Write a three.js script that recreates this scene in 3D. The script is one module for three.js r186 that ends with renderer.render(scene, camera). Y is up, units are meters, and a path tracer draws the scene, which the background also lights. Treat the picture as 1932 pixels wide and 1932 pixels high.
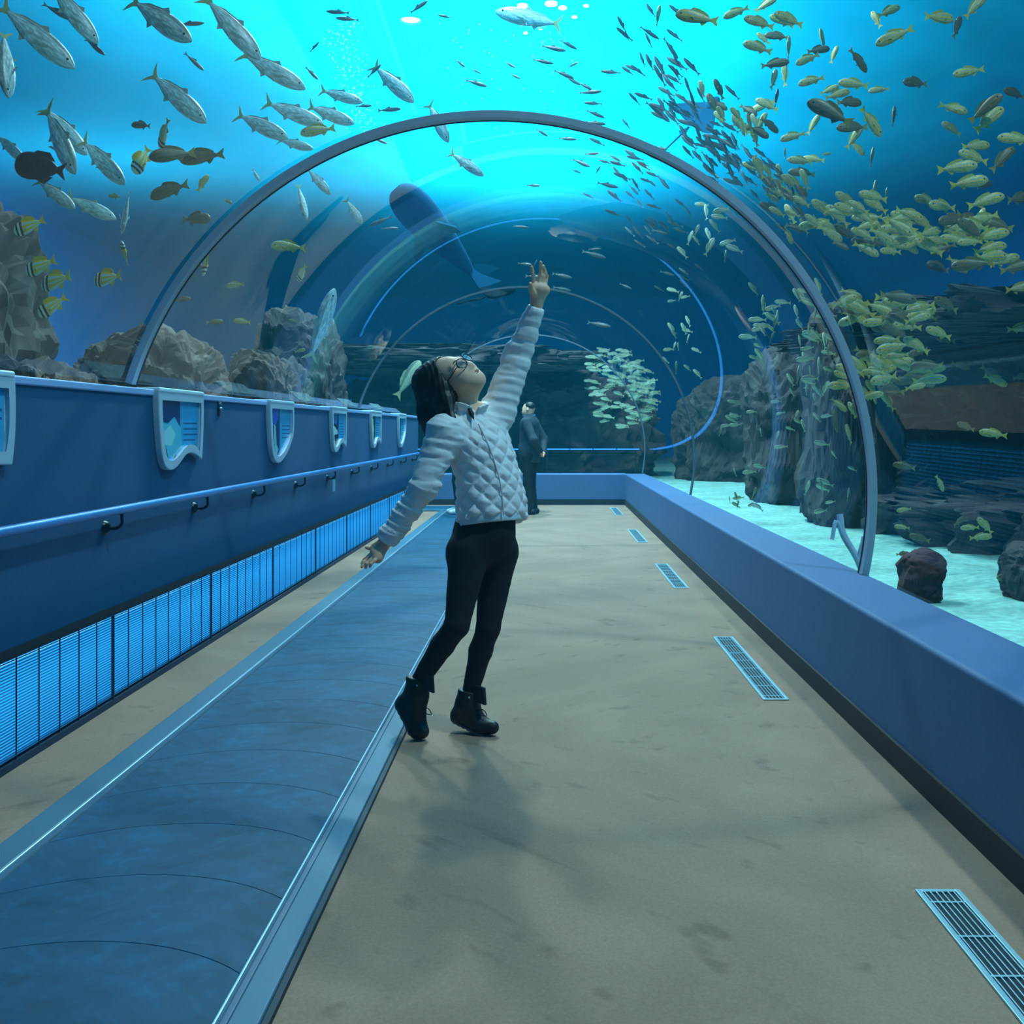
import * as THREE from 'three';
import { mergeGeometries } from 'three/addons/utils/BufferGeometryUtils.js';
import { RoundedBoxGeometry } from 'three/addons/geometries/RoundedBoxGeometry.js';
import { ImprovedNoise } from 'three/addons/math/ImprovedNoise.js';
import { RectAreaLightUniformsLib } from 'three/addons/lights/RectAreaLightUniformsLib.js';

/* ---------- camera, lights, exposure ---------- */
RectAreaLightUniformsLib.init();
const scene = new THREE.Scene();
const F = 2000, CX = 1032, CY = 810, EYE = 1.32;         // focal length and vanishing point in photo pixels, eye height in metres
const camera = new THREE.PerspectiveCamera(2 * Math.atan(966 / F) * 180 / Math.PI, 1, 0.05, 120);
camera.position.set(0, EYE, 0);
camera.lookAt(0, EYE, -10);
camera.setViewOffset(1932, 1932, 966 - CX, 966 - CY, 1932, 1932);
const renderer = new THREE.WebGLRenderer();
renderer.toneMapping = THREE.LinearToneMapping;
renderer.toneMappingExposure = 1.0;
renderer.shadowMap.enabled = true;
scene.background = new THREE.Color(0x000000);

scene.fog = new THREE.FogExp2(new THREE.Color().setRGB(0.015, 0.55, 1.0), 0.008);    // blue haze of the water
const LAMP_COLOR = new THREE.Color().setRGB(0.75, 1.0, 0.96);
const LAMP_POWER = 275;
const LAMPS = [                                           // x, depth, strength of the lamps hung over the tank
  [-0.6, 10.5, 0.95], [-0.4, 14, 2.0], [-0.5, 18.5, 1.5], [-0.2, 21.2, 0.7],
  [-3.8, 12, 0.28], [-2.7, 21.0, 0.2], [3.0, 18.6, 0.15], [3.4, 2.6, 1.1], [-8.0, 19.3, 0.4],  // the last lamp is unseen, added to brighten the left water surface
];
const SURFACE_Y = 6.3, LAMP_Y = 9.4;

/* ---------- helpers ---------- */
let seed = 7;
const rnd = () => { seed = (seed + 0x6d2b79f5) | 0; let t = Math.imul(seed ^ (seed >>> 15), 1 | seed); t = (t + Math.imul(t ^ (t >>> 7), 61 | t)) ^ t; return ((t ^ (t >>> 14)) >>> 0) / 4294967296; };
const rr = (a, b) => a + (b - a) * rnd();
const V = (x, y, z) => new THREE.Vector3(x, y, z);
const at = (u, v, d) => V((u - CX) / F * d, EYE - (v - CY) / F * d, -d);
const noise = new ImprovedNoise();
const fbm = (x, y, z, o = 4) => { let s = 0, a = 0.5; for (let i = 0; i < o; i++) { s += a * noise.noise(x, y, z); x *= 2.03; y *= 2.03; z *= 2.03; a *= 0.5; } return s; };
const taken = new Map();
const numbered = (n) => { const k = taken.get(n) ?? 0; taken.set(n, k + 1); return k ? n + '_' + String(k).padStart(3, '0') : n; };
const std = (o) => new THREE.MeshStandardMaterial(o);
const phys = (o) => new THREE.MeshPhysicalMaterial(o);
function shadows(o) { o.traverse((m) => { if (m.isMesh) { m.castShadow = true; m.receiveShadow = true; } }); return o; }
function part(name, geo, mat, parent) { const m = new THREE.Mesh(geo, mat); m.name = name; m.castShadow = m.receiveShadow = true; parent.add(m); return m; }
function tag(o, label, category, group, kind) { o.userData.label = label; if (category) o.userData.category = category; if (group) o.userData.group = group; if (kind) o.userData.kind = kind; return o; }
function thing(name, label, category, pos = [0, 0, 0], group) { const g = new THREE.Group(); g.name = numbered(name); g.position.set(...pos); scene.add(g); return tag(g, label, category, group); }
function one(name, geo, mat, label, category, group, kind) { const m = part(numbered(name), geo, mat, scene); return tag(m, label, category, group, kind); }
function struct(name, geo, mat, label, category = 'building part') { const m = part(numbered(name), geo, mat, scene); return tag(m, label, category, null, 'structure'); }
const box = (x0, x1, y0, y1, z0, z1) => new THREE.BoxGeometry(x1 - x0, y1 - y0, z1 - z0).translate((x0 + x1) / 2, (y0 + y1) / 2, (z0 + z1) / 2);
const rbox = (x0, x1, y0, y1, z0, z1, r = 0.01, s = 2) => new RoundedBoxGeometry(x1 - x0, y1 - y0, z1 - z0, s, r).translate((x0 + x1) / 2, (y0 + y1) / 2, (z0 + z1) / 2);
function uvMetres(geo, s = 1) {                            // box-mapped uv in metres
  const g = geo.index ? geo.toNonIndexed() : geo, p = g.attributes.position, n = g.attributes.normal, uv = new Float32Array(p.count * 2);
  for (let i = 0; i < p.count; i++) {
    const ax = Math.abs(n.getX(i)), ay = Math.abs(n.getY(i)), az = Math.abs(n.getZ(i));
    const [a, b] = ay >= ax && ay >= az ? [p.getX(i), p.getZ(i)] : ax >= az ? [p.getZ(i), p.getY(i)] : [p.getX(i), p.getY(i)];
    uv[2 * i] = a * s; uv[2 * i + 1] = b * s;
  }
  g.setAttribute('uv', new THREE.BufferAttribute(uv, 2));
  return g;
}
function tex(w, h, fn, srgb = true) {                      // fn(u, v) -> [r, g, b] in 0..1
  const a = new Uint8Array(w * h * 4);
  for (let y = 0; y < h; y++) for (let x = 0; x < w; x++) { const c = fn(x / w, y / h), i = (y * w + x) * 4; for (let k = 0; k < 3; k++) a[i + k] = Math.max(0, Math.min(255, c[k] * 255)); a[i + 3] = 255; }
  const t = new THREE.DataTexture(a, w, h);
  t.wrapS = t.wrapT = THREE.RepeatWrapping; t.magFilter = THREE.LinearFilter; t.minFilter = THREE.LinearMipmapLinearFilter; t.generateMipmaps = true;
  if (srgb) t.colorSpace = THREE.SRGBColorSpace;
  t.needsUpdate = true;
  return t;
}
const tileNoise = (u, v, f, o = 4, z = 0) => { const a = u * Math.PI * 2, b = v * Math.PI * 2, r = f / 6.283; return fbm(Math.cos(a) * r + 11, Math.sin(a) * r + Math.cos(b) * r + z, Math.sin(b) * r + 5, o); };
function grid(nu, nv, fn, closedU = false) {               // a surface from fn(i/nu, j/nv) -> Vector3
  const pos = [], uv = [], idx = [];
  for (let j = 0; j <= nv; j++) for (let i = 0; i <= nu; i++) { const p = fn(i / nu, j / nv); pos.push(p.x, p.y, p.z); uv.push(i / nu, j / nv); }
  for (let j = 0; j < nv; j++) for (let i = 0; i < nu; i++) { const a = j * (nu + 1) + i, b = a + 1, c = a + nu + 1, d = c + 1; idx.push(a, b, d, a, d, c); }
  const g = new THREE.BufferGeometry();
  g.setAttribute('position', new THREE.Float32BufferAttribute(pos, 3)); g.setAttribute('uv', new THREE.Float32BufferAttribute(uv, 2)); g.setIndex(idx); g.computeVertexNormals();
  return g;
}
const tube = (pts, r, seg = 24, rad = 8) => new THREE.TubeGeometry(new THREE.CatmullRomCurve3(pts.map((p) => V(...p))), seg, r, rad, false);
const bar = (a, b, r, rad = 10) => { const A = V(...a), B = V(...b), g = new THREE.CylinderGeometry(r, r, A.distanceTo(B), rad); g.applyQuaternion(new THREE.Quaternion().setFromUnitVectors(V(0, 1, 0), B.clone().sub(A).normalize())); return g.translate((A.x + B.x) / 2, (A.y + B.y) / 2, (A.z + B.z) / 2); };

/* ---------- the tunnel: floor, walls, acrylic ---------- */
const TC = [-0.29, 0.97], TR = 2.05, A0 = -12.2 * Math.PI / 180, A1 = 163.0 * Math.PI / 180;   // tunnel circle: centre, radius, and the arc that is acrylic
const ARCH = [5.7, 12.65, 19.05];
const BACK = 4, LEFT_X = -2.07, RIGHT_X = 1.366, END_Z = -18.5;

const carpetMap = tex(1024, 1024, (u, v) => { const n = tileNoise(u, v, 9, 5, 3) * 0.16 + (rnd() - 0.5) * 0.10, st = Math.max(0, tileNoise(u, v, 34, 3, 17) - 0.24) * 0.8; const k = 1 + n - Math.min(0.13, st); return [0.59 * k, 0.49 * k, 0.41 * k]; });
const carpet = std({ map: carpetMap, roughness: 0.95 });
const floorGeo = uvMetres(mergeGeometries([box(LEFT_X - 0.3, 1.75, -0.25, 0, END_Z - 0.6, BACK), box(-9, LEFT_X - 0.3, -0.25, 0, END_Z - 0.6, -17.02)].map((g) => g.toNonIndexed())), 0.22);
struct('floor', floorGeo, carpet, 'worn brown carpet floor along the tunnel', 'floor');

const wallBlue = std({ color: new THREE.Color().setRGB(0.004, 0.080, 0.19), roughness: 0.75 });
const ledgeBlue = std({ color: new THREE.Color().setRGB(0.055, 0.135, 0.28), roughness: 0.7 });
const black = std({ color: 0x14181c, roughness: 0.6 });
// left: high wall over a recess for the louvred lights
struct('wall_left', uvMetres(mergeGeometries([
  box(LEFT_X - 0.32, LEFT_X, 0.47, 1.50, -17.02, BACK), box(LEFT_X - 0.32, LEFT_X - 0.2, 0, 0.47, -17.02, BACK), box(LEFT_X - 0.32, LEFT_X, 0, 0.47, -17.02, -16.98)].map((g) => g.toNonIndexed()))), wallBlue, 'high blue wall along the left of the walkway', 'wall');
struct('trim_1', rbox(LEFT_X - 0.33, LEFT_X + 0.012, 1.495, 1.53, -17.03, BACK, 0.008), std({ color: 0x8fb6e6, roughness: 0.45 }), 'pale blue sill along the top of the high wall', 'sill');
struct('trim_2', box(LEFT_X - 0.03, LEFT_X + 0.012, 0.445, 0.475, -17.0, BACK), black, 'black strip above the louvred lights', 'trim');
struct('wall_right', mergeGeometries([rbox(RIGHT_X, RIGHT_X + 0.36, 0.0, 0.54, END_Z - 0.5, BACK, 0.02, 3)]), ledgeBlue, 'low blue ledge wall along the right of the walkway', 'wall');
struct('baseboard_right', box(RIGHT_X - 0.014, RIGHT_X, 0, 0.1, END_Z, BACK), black, 'black rubber baseboard under the blue ledge', 'baseboard');
struct('wall_end', rbox(-9, RIGHT_X + 0.36, 0, 0.54, END_Z - 0.5, END_Z, 0.02, 3), ledgeBlue, 'low blue wall closing the far end of the walkway', 'wall');
struct('baseboard_end', box(-9, RIGHT_X, 0, 0.1, END_Z, END_Z + 0.014), black, 'black rubber baseboard under the end wall', 'baseboard');
struct('wall_back', box(-3, 2.4, -0.2, 3.4, BACK, BACK + 0.2), wallBlue, 'blue wall closing the walkway behind the viewer', 'wall');

// acrylic panels between the ribs
const acrylic = phys({ color: 0xf2fbff, transmission: 1, roughness: 0.0, ior: 1.5, thickness: 0, metalness: 0, specularIntensity: 0.52 });
const arcPoint = (a, r, z) => V(TC[0] + Math.cos(a) * r, TC[1] + Math.sin(a) * r, z);
const panel = (d0, d1) => grid(96, 1, (u, v) => arcPoint(A0 + (A1 - A0) * u, TR, -(d0 + (d1 - d0) * v)));
[[-BACK, ARCH[0]], [ARCH[0], ARCH[1]], [ARCH[1], ARCH[2]]].forEach(([a, b], i) => struct('window_' + (i + 1), panel(a, b), acrylic, ['clear curved acrylic of the tunnel before the first rib', 'clear curved acrylic between the first and second rib', 'clear curved acrylic between the second and third rib'][i], 'window'));
struct('window_4', grid(1, 1, (u, v) => V(-9 + (1.75 + 9) * u, 0.54 + 3.2 * v, -19.06)), acrylic, 'flat clear acrylic window above the end wall', 'window');

// ribs
function band(r0, r1, z0, z1, n = 96, a0 = A0, a1 = A1) {
  const ring = [[r0, z0], [r1, z0], [r1, z1], [r0, z1], [r0, z0]], pos = [], idx = [];
  for (let k = 0; k < 4; k++) for (let i = 0; i <= n; i++) { const a = a0 + (a1 - a0) * i / n; for (const q of [ring[k], ring[k + 1]]) { const p = arcPoint(a, q[0], q[1]); pos.push(p.x, p.y, p.z); } }
  for (let k = 0; k < 4; k++) for (let i = 0; i < n; i++) { const b = (k * (n + 1) + i) * 2; idx.push(b, b + 1, b + 3, b, b + 3, b + 2); }
  const g = new THREE.BufferGeometry(); g.setAttribute('position', new THREE.Float32BufferAttribute(pos, 3)); g.setIndex(idx); g.computeVertexNormals(); return g;
}
const thinRib = std({ color: 0x5c6a74, roughness: 0.5 }), ribMat = std({ color: 0xa2adba, roughness: 0.5, metalness: 0.2 }), sealMat = std({ color: 0x2a3038, roughness: 0.6 });
ARCH.forEach((d, i) => {
  const t = thing('tunnel_rib', ['thick grey rib arching over the tunnel before the woman\'s raised hand', 'thin grey rib arching over the middle of the tunnel', 'thin grey rib arching over the far end of the tunnel'][i], 'rib', [0, 0, 0]);
  const w = i ? 0.02 : 0.03;
  part('rib_band', band(TR - (i ? 0.012 : 0.030), TR + 0.008, -d - w, -d + w), i ? thinRib : ribMat, t);
  part('seal_strip', band(TR - (i ? 0.014 : 0.034), TR + 0.010, -d - w - 0.012, -d - w), sealMat, t);
});

/* ---------- the tank: shell, sand, water surface, lamps ---------- */
const TANK = { x0: -12, x1: 12, z0: -40, z1: 8, y0: 0.28 };
const tankPaint = std({ color: new THREE.Color().setRGB(0.004, 0.27, 0.80), roughness: 0.9 });
struct('wall_tank_left', box(TANK.x0 - 0.3, TANK.x0, -0.5, 12, TANK.z0, TANK.z1), tankPaint, 'blue painted tank wall beyond the left rocks', 'wall');
struct('wall_tank_right', box(TANK.x1, TANK.x1 + 0.3, -0.5, 12, TANK.z0, TANK.z1), tankPaint, 'blue painted tank wall beyond the right shoal', 'wall');
struct('wall_tank_far', box(TANK.x0, TANK.x1, -0.5, 12, TANK.z0 - 0.3, TANK.z0), tankPaint, 'blue painted tank wall beyond the far end', 'wall');
struct('wall_tank_near', box(TANK.x0, TANK.x1, -0.5, 12, TANK.z1, TANK.z1 + 0.3), tankPaint, 'blue painted tank wall behind the viewer', 'wall');
struct('ceiling', box(TANK.x0 - 0.3, TANK.x1 + 0.3, 12, 12.3, TANK.z0 - 0.3, TANK.z1 + 0.3), std({ color: new THREE.Color().setRGB(0.001, 0.03, 0.09), roughness: 0.9 }), 'dark roof over the tank hall', 'ceiling');
const sandMap = tex(256, 256, (u, v) => { const k = 0.92 + tileNoise(u, v, 40, 3) * 0.25 + tileNoise(u, v, 5, 3, 9) * 0.2; return [0.62 * k, 0.86 * k, 0.79 * k]; });  // turquoise of the water-filtered light is put into the sand colour
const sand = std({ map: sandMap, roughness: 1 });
const sandGeo = (x0, x1, z0, z1) => { const g = grid(60, 90, (u, v) => { const x = x0 + (x1 - x0) * u, z = z1 + (z0 - z1) * v; return V(x, TANK.y0 + 0.12 * fbm(x * 0.5, 3, z * 0.5) + 0.03 * fbm(x * 3, 1, z * 3), z); }); const p = g.attributes.position, uv = g.attributes.uv; for (let i = 0; i < p.count; i++) uv.setXY(i, p.getX(i) * 0.5, p.getZ(i) * 0.5); return g; };
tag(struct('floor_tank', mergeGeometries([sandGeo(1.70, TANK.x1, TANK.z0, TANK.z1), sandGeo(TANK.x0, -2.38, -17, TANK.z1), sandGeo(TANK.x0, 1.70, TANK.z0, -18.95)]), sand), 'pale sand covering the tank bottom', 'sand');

const water = phys({ color: new THREE.Color().setRGB(0.004, 0.46, 0.86), transmission: 1, roughness: 1, ior: 1.33, thickness: 0, specularIntensity: 0.05, transparent: true, opacity: 0.44 });
one('water_surface', grid(120, 200, (u, v) => { const x = (TANK.x0 + 0.02) + (TANK.x1 - TANK.x0 - 0.04) * u, z = TANK.z1 - 0.02 + (TANK.z0 - TANK.z1 + 0.04) * v; return V(x, SURFACE_Y + 0.08 * fbm(x * 0.9, 7, z * 0.9, 3), z); }), water, 'rippled water surface glowing above the tunnel', 'water', null, 'stuff');

const lampGlow = std({ color: 0x000000, emissive: LAMP_COLOR, emissiveIntensity: 30 }), lampMetal = std({ color: 0x30343a, roughness: 0.5, metalness: 0.5 });
LAMPS.forEach(([x, d, k]) => {
  const t = thing('tank_lamp', 'round pendant lamp hung above the water surface', 'lamp', [x, LAMP_Y, -d], 'lamps over the tank');
  part('housing', new THREE.LatheGeometry([[0.03, 0.5], [0.12, 0.45], [0.2, 0.1], [0.24, 0.0], [0.22, 0.0], [0.18, 0.1]].map((p) => new THREE.Vector2(...p)), 20), lampMetal, t);
  part('stem', bar([0, 0.45, 0], [0, 12 - LAMP_Y, 0], 0.02), lampMetal, t);
  part('lamp_lens_or_glint', new THREE.CylinderGeometry(0.17, 0.17, 0.02, 20).translate(0, 0.05, 0), lampGlow, t);
  if (d === 21.2) for (const [ox, oz, r] of [[-0.27, 0.9, 0.10], [0.28, 1.0, 0.12], [0.06, -0.25, 0.05], [0.74, 0.35, 0.05], [-0.24, -0.5, 0.04], [0.95, 0.9, 0.05], [0.5, 0.8, 0.08]]) { part('lamp_lens_or_glint', new THREE.CylinderGeometry(r, r, 0.02, 14).translate(ox, 0.03, oz), lampGlow, t); part('glint_arm', bar([0, 0.12, 0], [ox, 0.05, oz], 0.012, 6), lampMetal, t); }  // extra discs and arms added to imitate lamp glints broken by ripples
  const l = new THREE.SpotLight(LAMP_COLOR, LAMP_POWER * k, 0, 1.45, 0.5); l.name = 'tank_lamp_beam';
  l.position.set(0, 0.02, 0); l.target.position.set(0, -5, 0); l.castShadow = true; l.shadow.radius = 12; t.add(l, l.target);
});

/* ---------- louvred light panels in the foot of the left wall ---------- */
const louvreGlow = std({ color: 0x000000, emissive: new THREE.Color().setRGB(0.015, 0.36, 1.0), emissiveIntensity: 1.3 });
const tubeGlow = std({ color: 0x000000, emissive: new THREE.Color().setRGB(0.35, 0.9, 1.0), emissiveIntensity: 2.2 });
const slatMat = std({ color: 0x2f6f9c, roughness: 0.45 }), louvreFrame = std({ color: 0x12304c, roughness: 0.6 });
const PANEL = 1.48, slatGeo = new THREE.BoxGeometry(0.030, 0.0040, PANEL - 0.012).rotateZ(0.46), dividerGeo = new THREE.BoxGeometry(0.004, 0.40, 0.005);
for (let k = 0; k < 10; k++) {
  const d = 2.11 + PANEL * k, t = thing('louvre_light', 'blue lit louvre panel at the foot of the high wall', 'light panel', [LEFT_X, 0, -(d + PANEL / 2)], 'louvre lights along the left wall');
  part('light_sheet', new THREE.BoxGeometry(0.006, 0.41, PANEL - 0.002).translate(-0.05, 0.235, 0), louvreGlow, t);
  part('light_tube', bar([-0.035, 0.408, -PANEL / 2 + 0.03], [-0.035, 0.408, PANEL / 2 - 0.03], 0.0035, 6), tubeGlow, t);
  part('frame', mergeGeometries([box(-0.06, 0.0, 0.0, 0.03, -PANEL / 2, PANEL / 2), box(-0.06, 0.0, 0.43, 0.446, -PANEL / 2, PANEL / 2), box(-0.012, 0.0, 0.03, 0.43, -PANEL / 2, -PANEL / 2 + 0.006), box(-0.012, 0.0, 0.03, 0.43, PANEL / 2 - 0.006, PANEL / 2)]), louvreFrame, t);
  for (let i = 0; i < 33; i++) part('slat', slatGeo, slatMat, t).position.set(-0.019, 0.040 + i * 0.0121, 0);
  for (let i = 1; i < 8; i++) part('divider', dividerGeo, louvreFrame, t).position.set(-0.005, 0.23, -PANEL / 2 + i * PANEL / 8);
}
{ const l = new THREE.RectAreaLight(new THREE.Color().setRGB(0.04, 0.45, 1.0), 0.22, PANEL * 10, 0.4); l.name = 'louvre_glow'; l.position.set(LEFT_X + 0.004, 0.235, -(2.11 + PANEL * 5)); l.rotation.y = -Math.PI / 2; scene.add(l); }

/* ---------- handrail ---------- */
const railMat = std({ color: 0x3f86c8, roughness: 0.35, metalness: 0.1 }), bracketMat = std({ color: 0x20303f, roughness: 0.35, metalness: 0.5 });
const RAIL_X = -1.99, RAIL_Y = 0.945;
{
  const t = thing('handrail', 'round blue handrail fixed along the high blue wall', 'handrail');
  part('rail', bar([RAIL_X, RAIL_Y, 1], [RAIL_X, RAIL_Y, -16.9], 0.021, 20), railMat, t);
  part('end_cap', new THREE.SphereGeometry(0.021, 16, 10).translate(RAIL_X, RAIL_Y, -16.9), railMat, t);
  for (let d = 3.71; d < 16.9; d += 1.25) {
    const b = part('bracket', tube([[LEFT_X, RAIL_Y - 0.085, -d], [RAIL_X - 0.025, RAIL_Y - 0.088, -d], [RAIL_X, RAIL_Y - 0.07, -d], [RAIL_X, RAIL_Y - 0.018, -d]], 0.008, 20, 8), bracketMat, t);
    part('rosette', new THREE.LatheGeometry([[0, 0.026], [0.018, 0.024], [0.03, 0.01], [0.034, 0]].map((p) => new THREE.Vector2(...p)), 18).rotateZ(-Math.PI / 2).translate(LEFT_X, RAIL_Y - 0.085, -d), bracketMat, b);
  }
}
{ // clear tag hung from a bracket, small latch on the wall
  const d = 10.0, t = thing('hanging_tag', 'small pale plastic tag hanging below the handrail', 'tag', [RAIL_X - 0.02, 0, -d]);
  part('tag_plate', rbox(-0.004, 0.004, 0.735, 0.85, -0.055, 0.055, 0.003), std({ color: 0x9fc8d8, roughness: 0.4 }), t);
  part('tag_loop', new THREE.TorusGeometry(0.014, 0.003, 6, 14).translate(0, 0.862, 0), bracketMat, t);
  const d2 = 6.68, q = thing('wall_latch', 'small metal latch on the high blue wall below its sill', 'latch', [LEFT_X, 0, -d2]);
  const lm = std({ color: 0xa8b4ba, roughness: 0.35, metalness: 0.6 });
  part('latch_plate', rbox(-0.001, 0.008, 1.405, 1.49, -0.022, 0.022, 0.003), std({ color: 0x27323c, roughness: 0.5, metalness: 0.4 }), q);
  part('latch_knob', new THREE.SphereGeometry(0.014, 14, 10).scale(0.8, 0.8, 1.3).translate(0.014, 1.45, 0), lm, q);
  part('latch_hinge', rbox(0.004, 0.014, 1.476, 1.492, -0.02, 0.02, 0.002), lm, q);
}

/* ---------- information signs on the left wall ---------- */
const signShapes = {
  wave: (s, m) => { s.moveTo(m, 0.39 - m); s.lineTo(0.72 - m, 0.39 - m); s.quadraticCurveTo(0.725 - m, 0.2, 0.69 - m, 0.02 + m * 0.9); s.bezierCurveTo(0.60, 0.05 + m, 0.5, 0.08 + m, 0.40, 0.045 + m * 0.9); s.bezierCurveTo(0.32, 0.01 + m, 0.26, -0.03 + m, 0.17, -0.025 + m); s.bezierCurveTo(0.09 + m * 0.4, -0.02 + m, 0.05 + m, 0.03 + m, 0.035 + m, 0.12); s.quadraticCurveTo(m, 0.26, m, 0.39 - m); },
  round: (s, m) => { s.moveTo(m, 0.39 - m); s.lineTo(0.72 - m, 0.39 - m); s.quadraticCurveTo(0.74 - m, 0.26, 0.71 - m, 0.15 + m * 0.3); s.bezierCurveTo(0.62 - m * 0.5, 0.06 + m, 0.48, -0.02 + m, 0.30, -0.055 + m); s.bezierCurveTo(0.14 + m * 0.3, -0.08 + m, 0.06 + m, 0.0 + m, 0.04 + m, 0.1); s.quadraticCurveTo(m, 0.26, m, 0.39 - m); },
  flat: (s, m) => { s.moveTo(m, 0.39 - m); s.lineTo(0.72 - m, 0.39 - m); s.quadraticCurveTo(0.74 - m, 0.2, 0.70 - m, 0.06 + m); s.lineTo(0.4, 0.07 + m); s.quadraticCurveTo(0.2, 0.05 + m, 0.05 + m, 0.08 + m); s.quadraticCurveTo(m, 0.26, m, 0.39 - m); },
};
function signPrint(kind) {
  const c = document.createElement('canvas'); c.width = 360; c.height = 256; const x = c.getContext('2d');
  x.fillStyle = '#2fa9dd'; x.fillRect(0, 0, 360, 256);
  const blob = (col, pts) => { x.fillStyle = col; x.beginPath(); pts.forEach(([a, b], i) => i ? x.lineTo(a, b) : x.moveTo(a, b)); x.closePath(); x.fill(); };
  const lines = (x0, y0, w, n, gap = 13) => { x.fillStyle = '#1c5f92'; for (let i = 0; i < n; i++) x.fillRect(x0, y0 + i * gap, w - (i === n - 1 ? 20 : 0), 5); };
  if (kind === 0) { x.fillStyle = '#f4f8fa'; x.fillRect(0, 0, 360, 256); x.fillStyle = '#49b6e8'; x.fillRect(20, 20, 320, 150); lines(180, 70, 150, 3, 18); x.fillStyle = '#e09a2c'; x.fillRect(210, 168, 130, 60); }
  if (kind === 1) { x.fillStyle = '#123a78'; x.fillRect(0, 0, 185, 112); blob('#4fc3dc', [[0, 120], [40, 90], [90, 96], [140, 74], [190, 110], [200, 170], [120, 200], [40, 190], [0, 170]]); blob('#8fe0e4', [[60, 120], [110, 100], [150, 130], [120, 165], [70, 160]]); blob('#2a7fae', [[20, 150], [60, 140], [50, 180], [10, 200]]); blob('#0c1c22', [[20, 165], [70, 160], [100, 215], [80, 256], [50, 228], [20, 256]]); blob('#12262c', [[110, 225], [150, 190], [165, 210], [120, 256]]); lines(210, 92, 120, 4, 18); x.fillStyle = '#55c8ee'; x.fillRect(190, 190, 170, 5); }
  if (kind === 2) { x.fillStyle = '#0d2a66'; x.fillRect(0, 0, 170, 256); blob('#1f5fd0', [[20, 0], [160, 0], [150, 70], [90, 110], [30, 70]]); blob('#7fd6d6', [[80, 90], [110, 100], [125, 180], [150, 200], [120, 225], [95, 190]]); lines(205, 96, 120, 4, 17); x.fillStyle = '#58cbef'; x.fillRect(0, 226, 360, 6); }
  if (kind === 3) { x.fillStyle = '#0a1c3c'; x.fillRect(0, 0, 190, 256); blob('#2c7fc0', [[20, 10], [170, 20], [150, 90], [40, 70]]); blob('#b8e6e4', [[30, 110], [90, 96], [160, 120], [170, 140], [70, 146]]); lines(210, 80, 120, 6, 15); x.fillStyle = '#cfeff4'; for (let i = 0; i < 4; i++) x.fillRect(40, 180 + i * 14, 80, 4); }
  if (kind === 4) { x.fillStyle = '#0f3024'; x.fillRect(0, 0, 170, 256); blob('#a9b86a', [[40, 60], [110, 40], [140, 120], [100, 200], [60, 180]]); blob('#e2d8a0', [[70, 90], [100, 80], [110, 130], [80, 140]]); blob('#0a1418', [[0, 0], [170, 0], [150, 30], [20, 40]]); lines(200, 70, 130, 8, 16); }
  if (kind === 5) { x.fillStyle = '#14506a'; x.fillRect(0, 0, 150, 256); blob('#7ab0a0', [[10, 40], [100, 20], [120, 200], [40, 240]]); blob('#3c6a4a', [[30, 90], [80, 80], [90, 180], [40, 190]]); lines(190, 60, 130, 7, 16); }
  const t = new THREE.CanvasTexture(c); t.colorSpace = THREE.SRGBColorSpace; return t;
}
const signFrameMat = std({ color: 0xa9c6d4, roughness: 0.4 });
[[3.33, 'flat', 0, 'white framed information sign with an orange block, before the wave-edged sign by the latch'], [5.56, 'wave', 1, 'wave-edged information sign with a pale coral picture, beside the small metal latch'], [7.80, 'round', 2, 'round-bottomed information sign with a navy picture, past the small metal latch'],
  [10.06, 'wave', 3, 'wave-edged information sign with a black picture, above the hanging tag'], [12.33, 'wave', 4, 'wave-edged information sign with a green picture, second from the wall end'], [14.6, 'round', 5, 'round-bottomed information sign with a green picture, last before the wall end']].forEach(([d, shape, kind, label]) => {
  const t = thing('information_sign', label, 'sign', [LEFT_X + 0.005, 1.13, -d]);
  const s = new THREE.Shape(); signShapes[shape](s, 0);
  const h = new THREE.Path(); signShapes[shape](h, 0.045); s.holes.push(h);
  const turn = (g) => g.rotateY(Math.PI / 2);                // local x runs away from the camera along the wall
  part('sign_frame', turn(new THREE.ExtrudeGeometry(s, { depth: 0.026, bevelEnabled: true, bevelSize: 0.006, bevelThickness: 0.006, bevelSegments: 2, curveSegments: 14 })), signFrameMat, t);
  const p = new THREE.Shape(); signShapes[shape](p, 0.038);
  const g = new THREE.ShapeGeometry(p, 14), q = g.attributes.position, uv = g.attributes.uv; for (let i = 0; i < q.count; i++) uv.setXY(i, q.getX(i) / 0.72, (q.getY(i) + 0.06) / 0.45);
  const back = new THREE.Shape(); signShapes[shape](back, 0.02);
  part('backing', turn(new THREE.ExtrudeGeometry(back, { depth: 0.010, bevelEnabled: false, curveSegments: 14 })), signFrameMat, t);
  part('printed_panel', turn(g.translate(0, 0, 0.0125)), std({ map: signPrint(kind), roughness: 0.25 }), t);
  part('top_hook', rbox(-0.10, 0.036, 0.385, 0.412, -0.72, 0.0, 0.01, 3), std({ color: 0xbfe4ee, roughness: 0.35 }), t);
});

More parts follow.
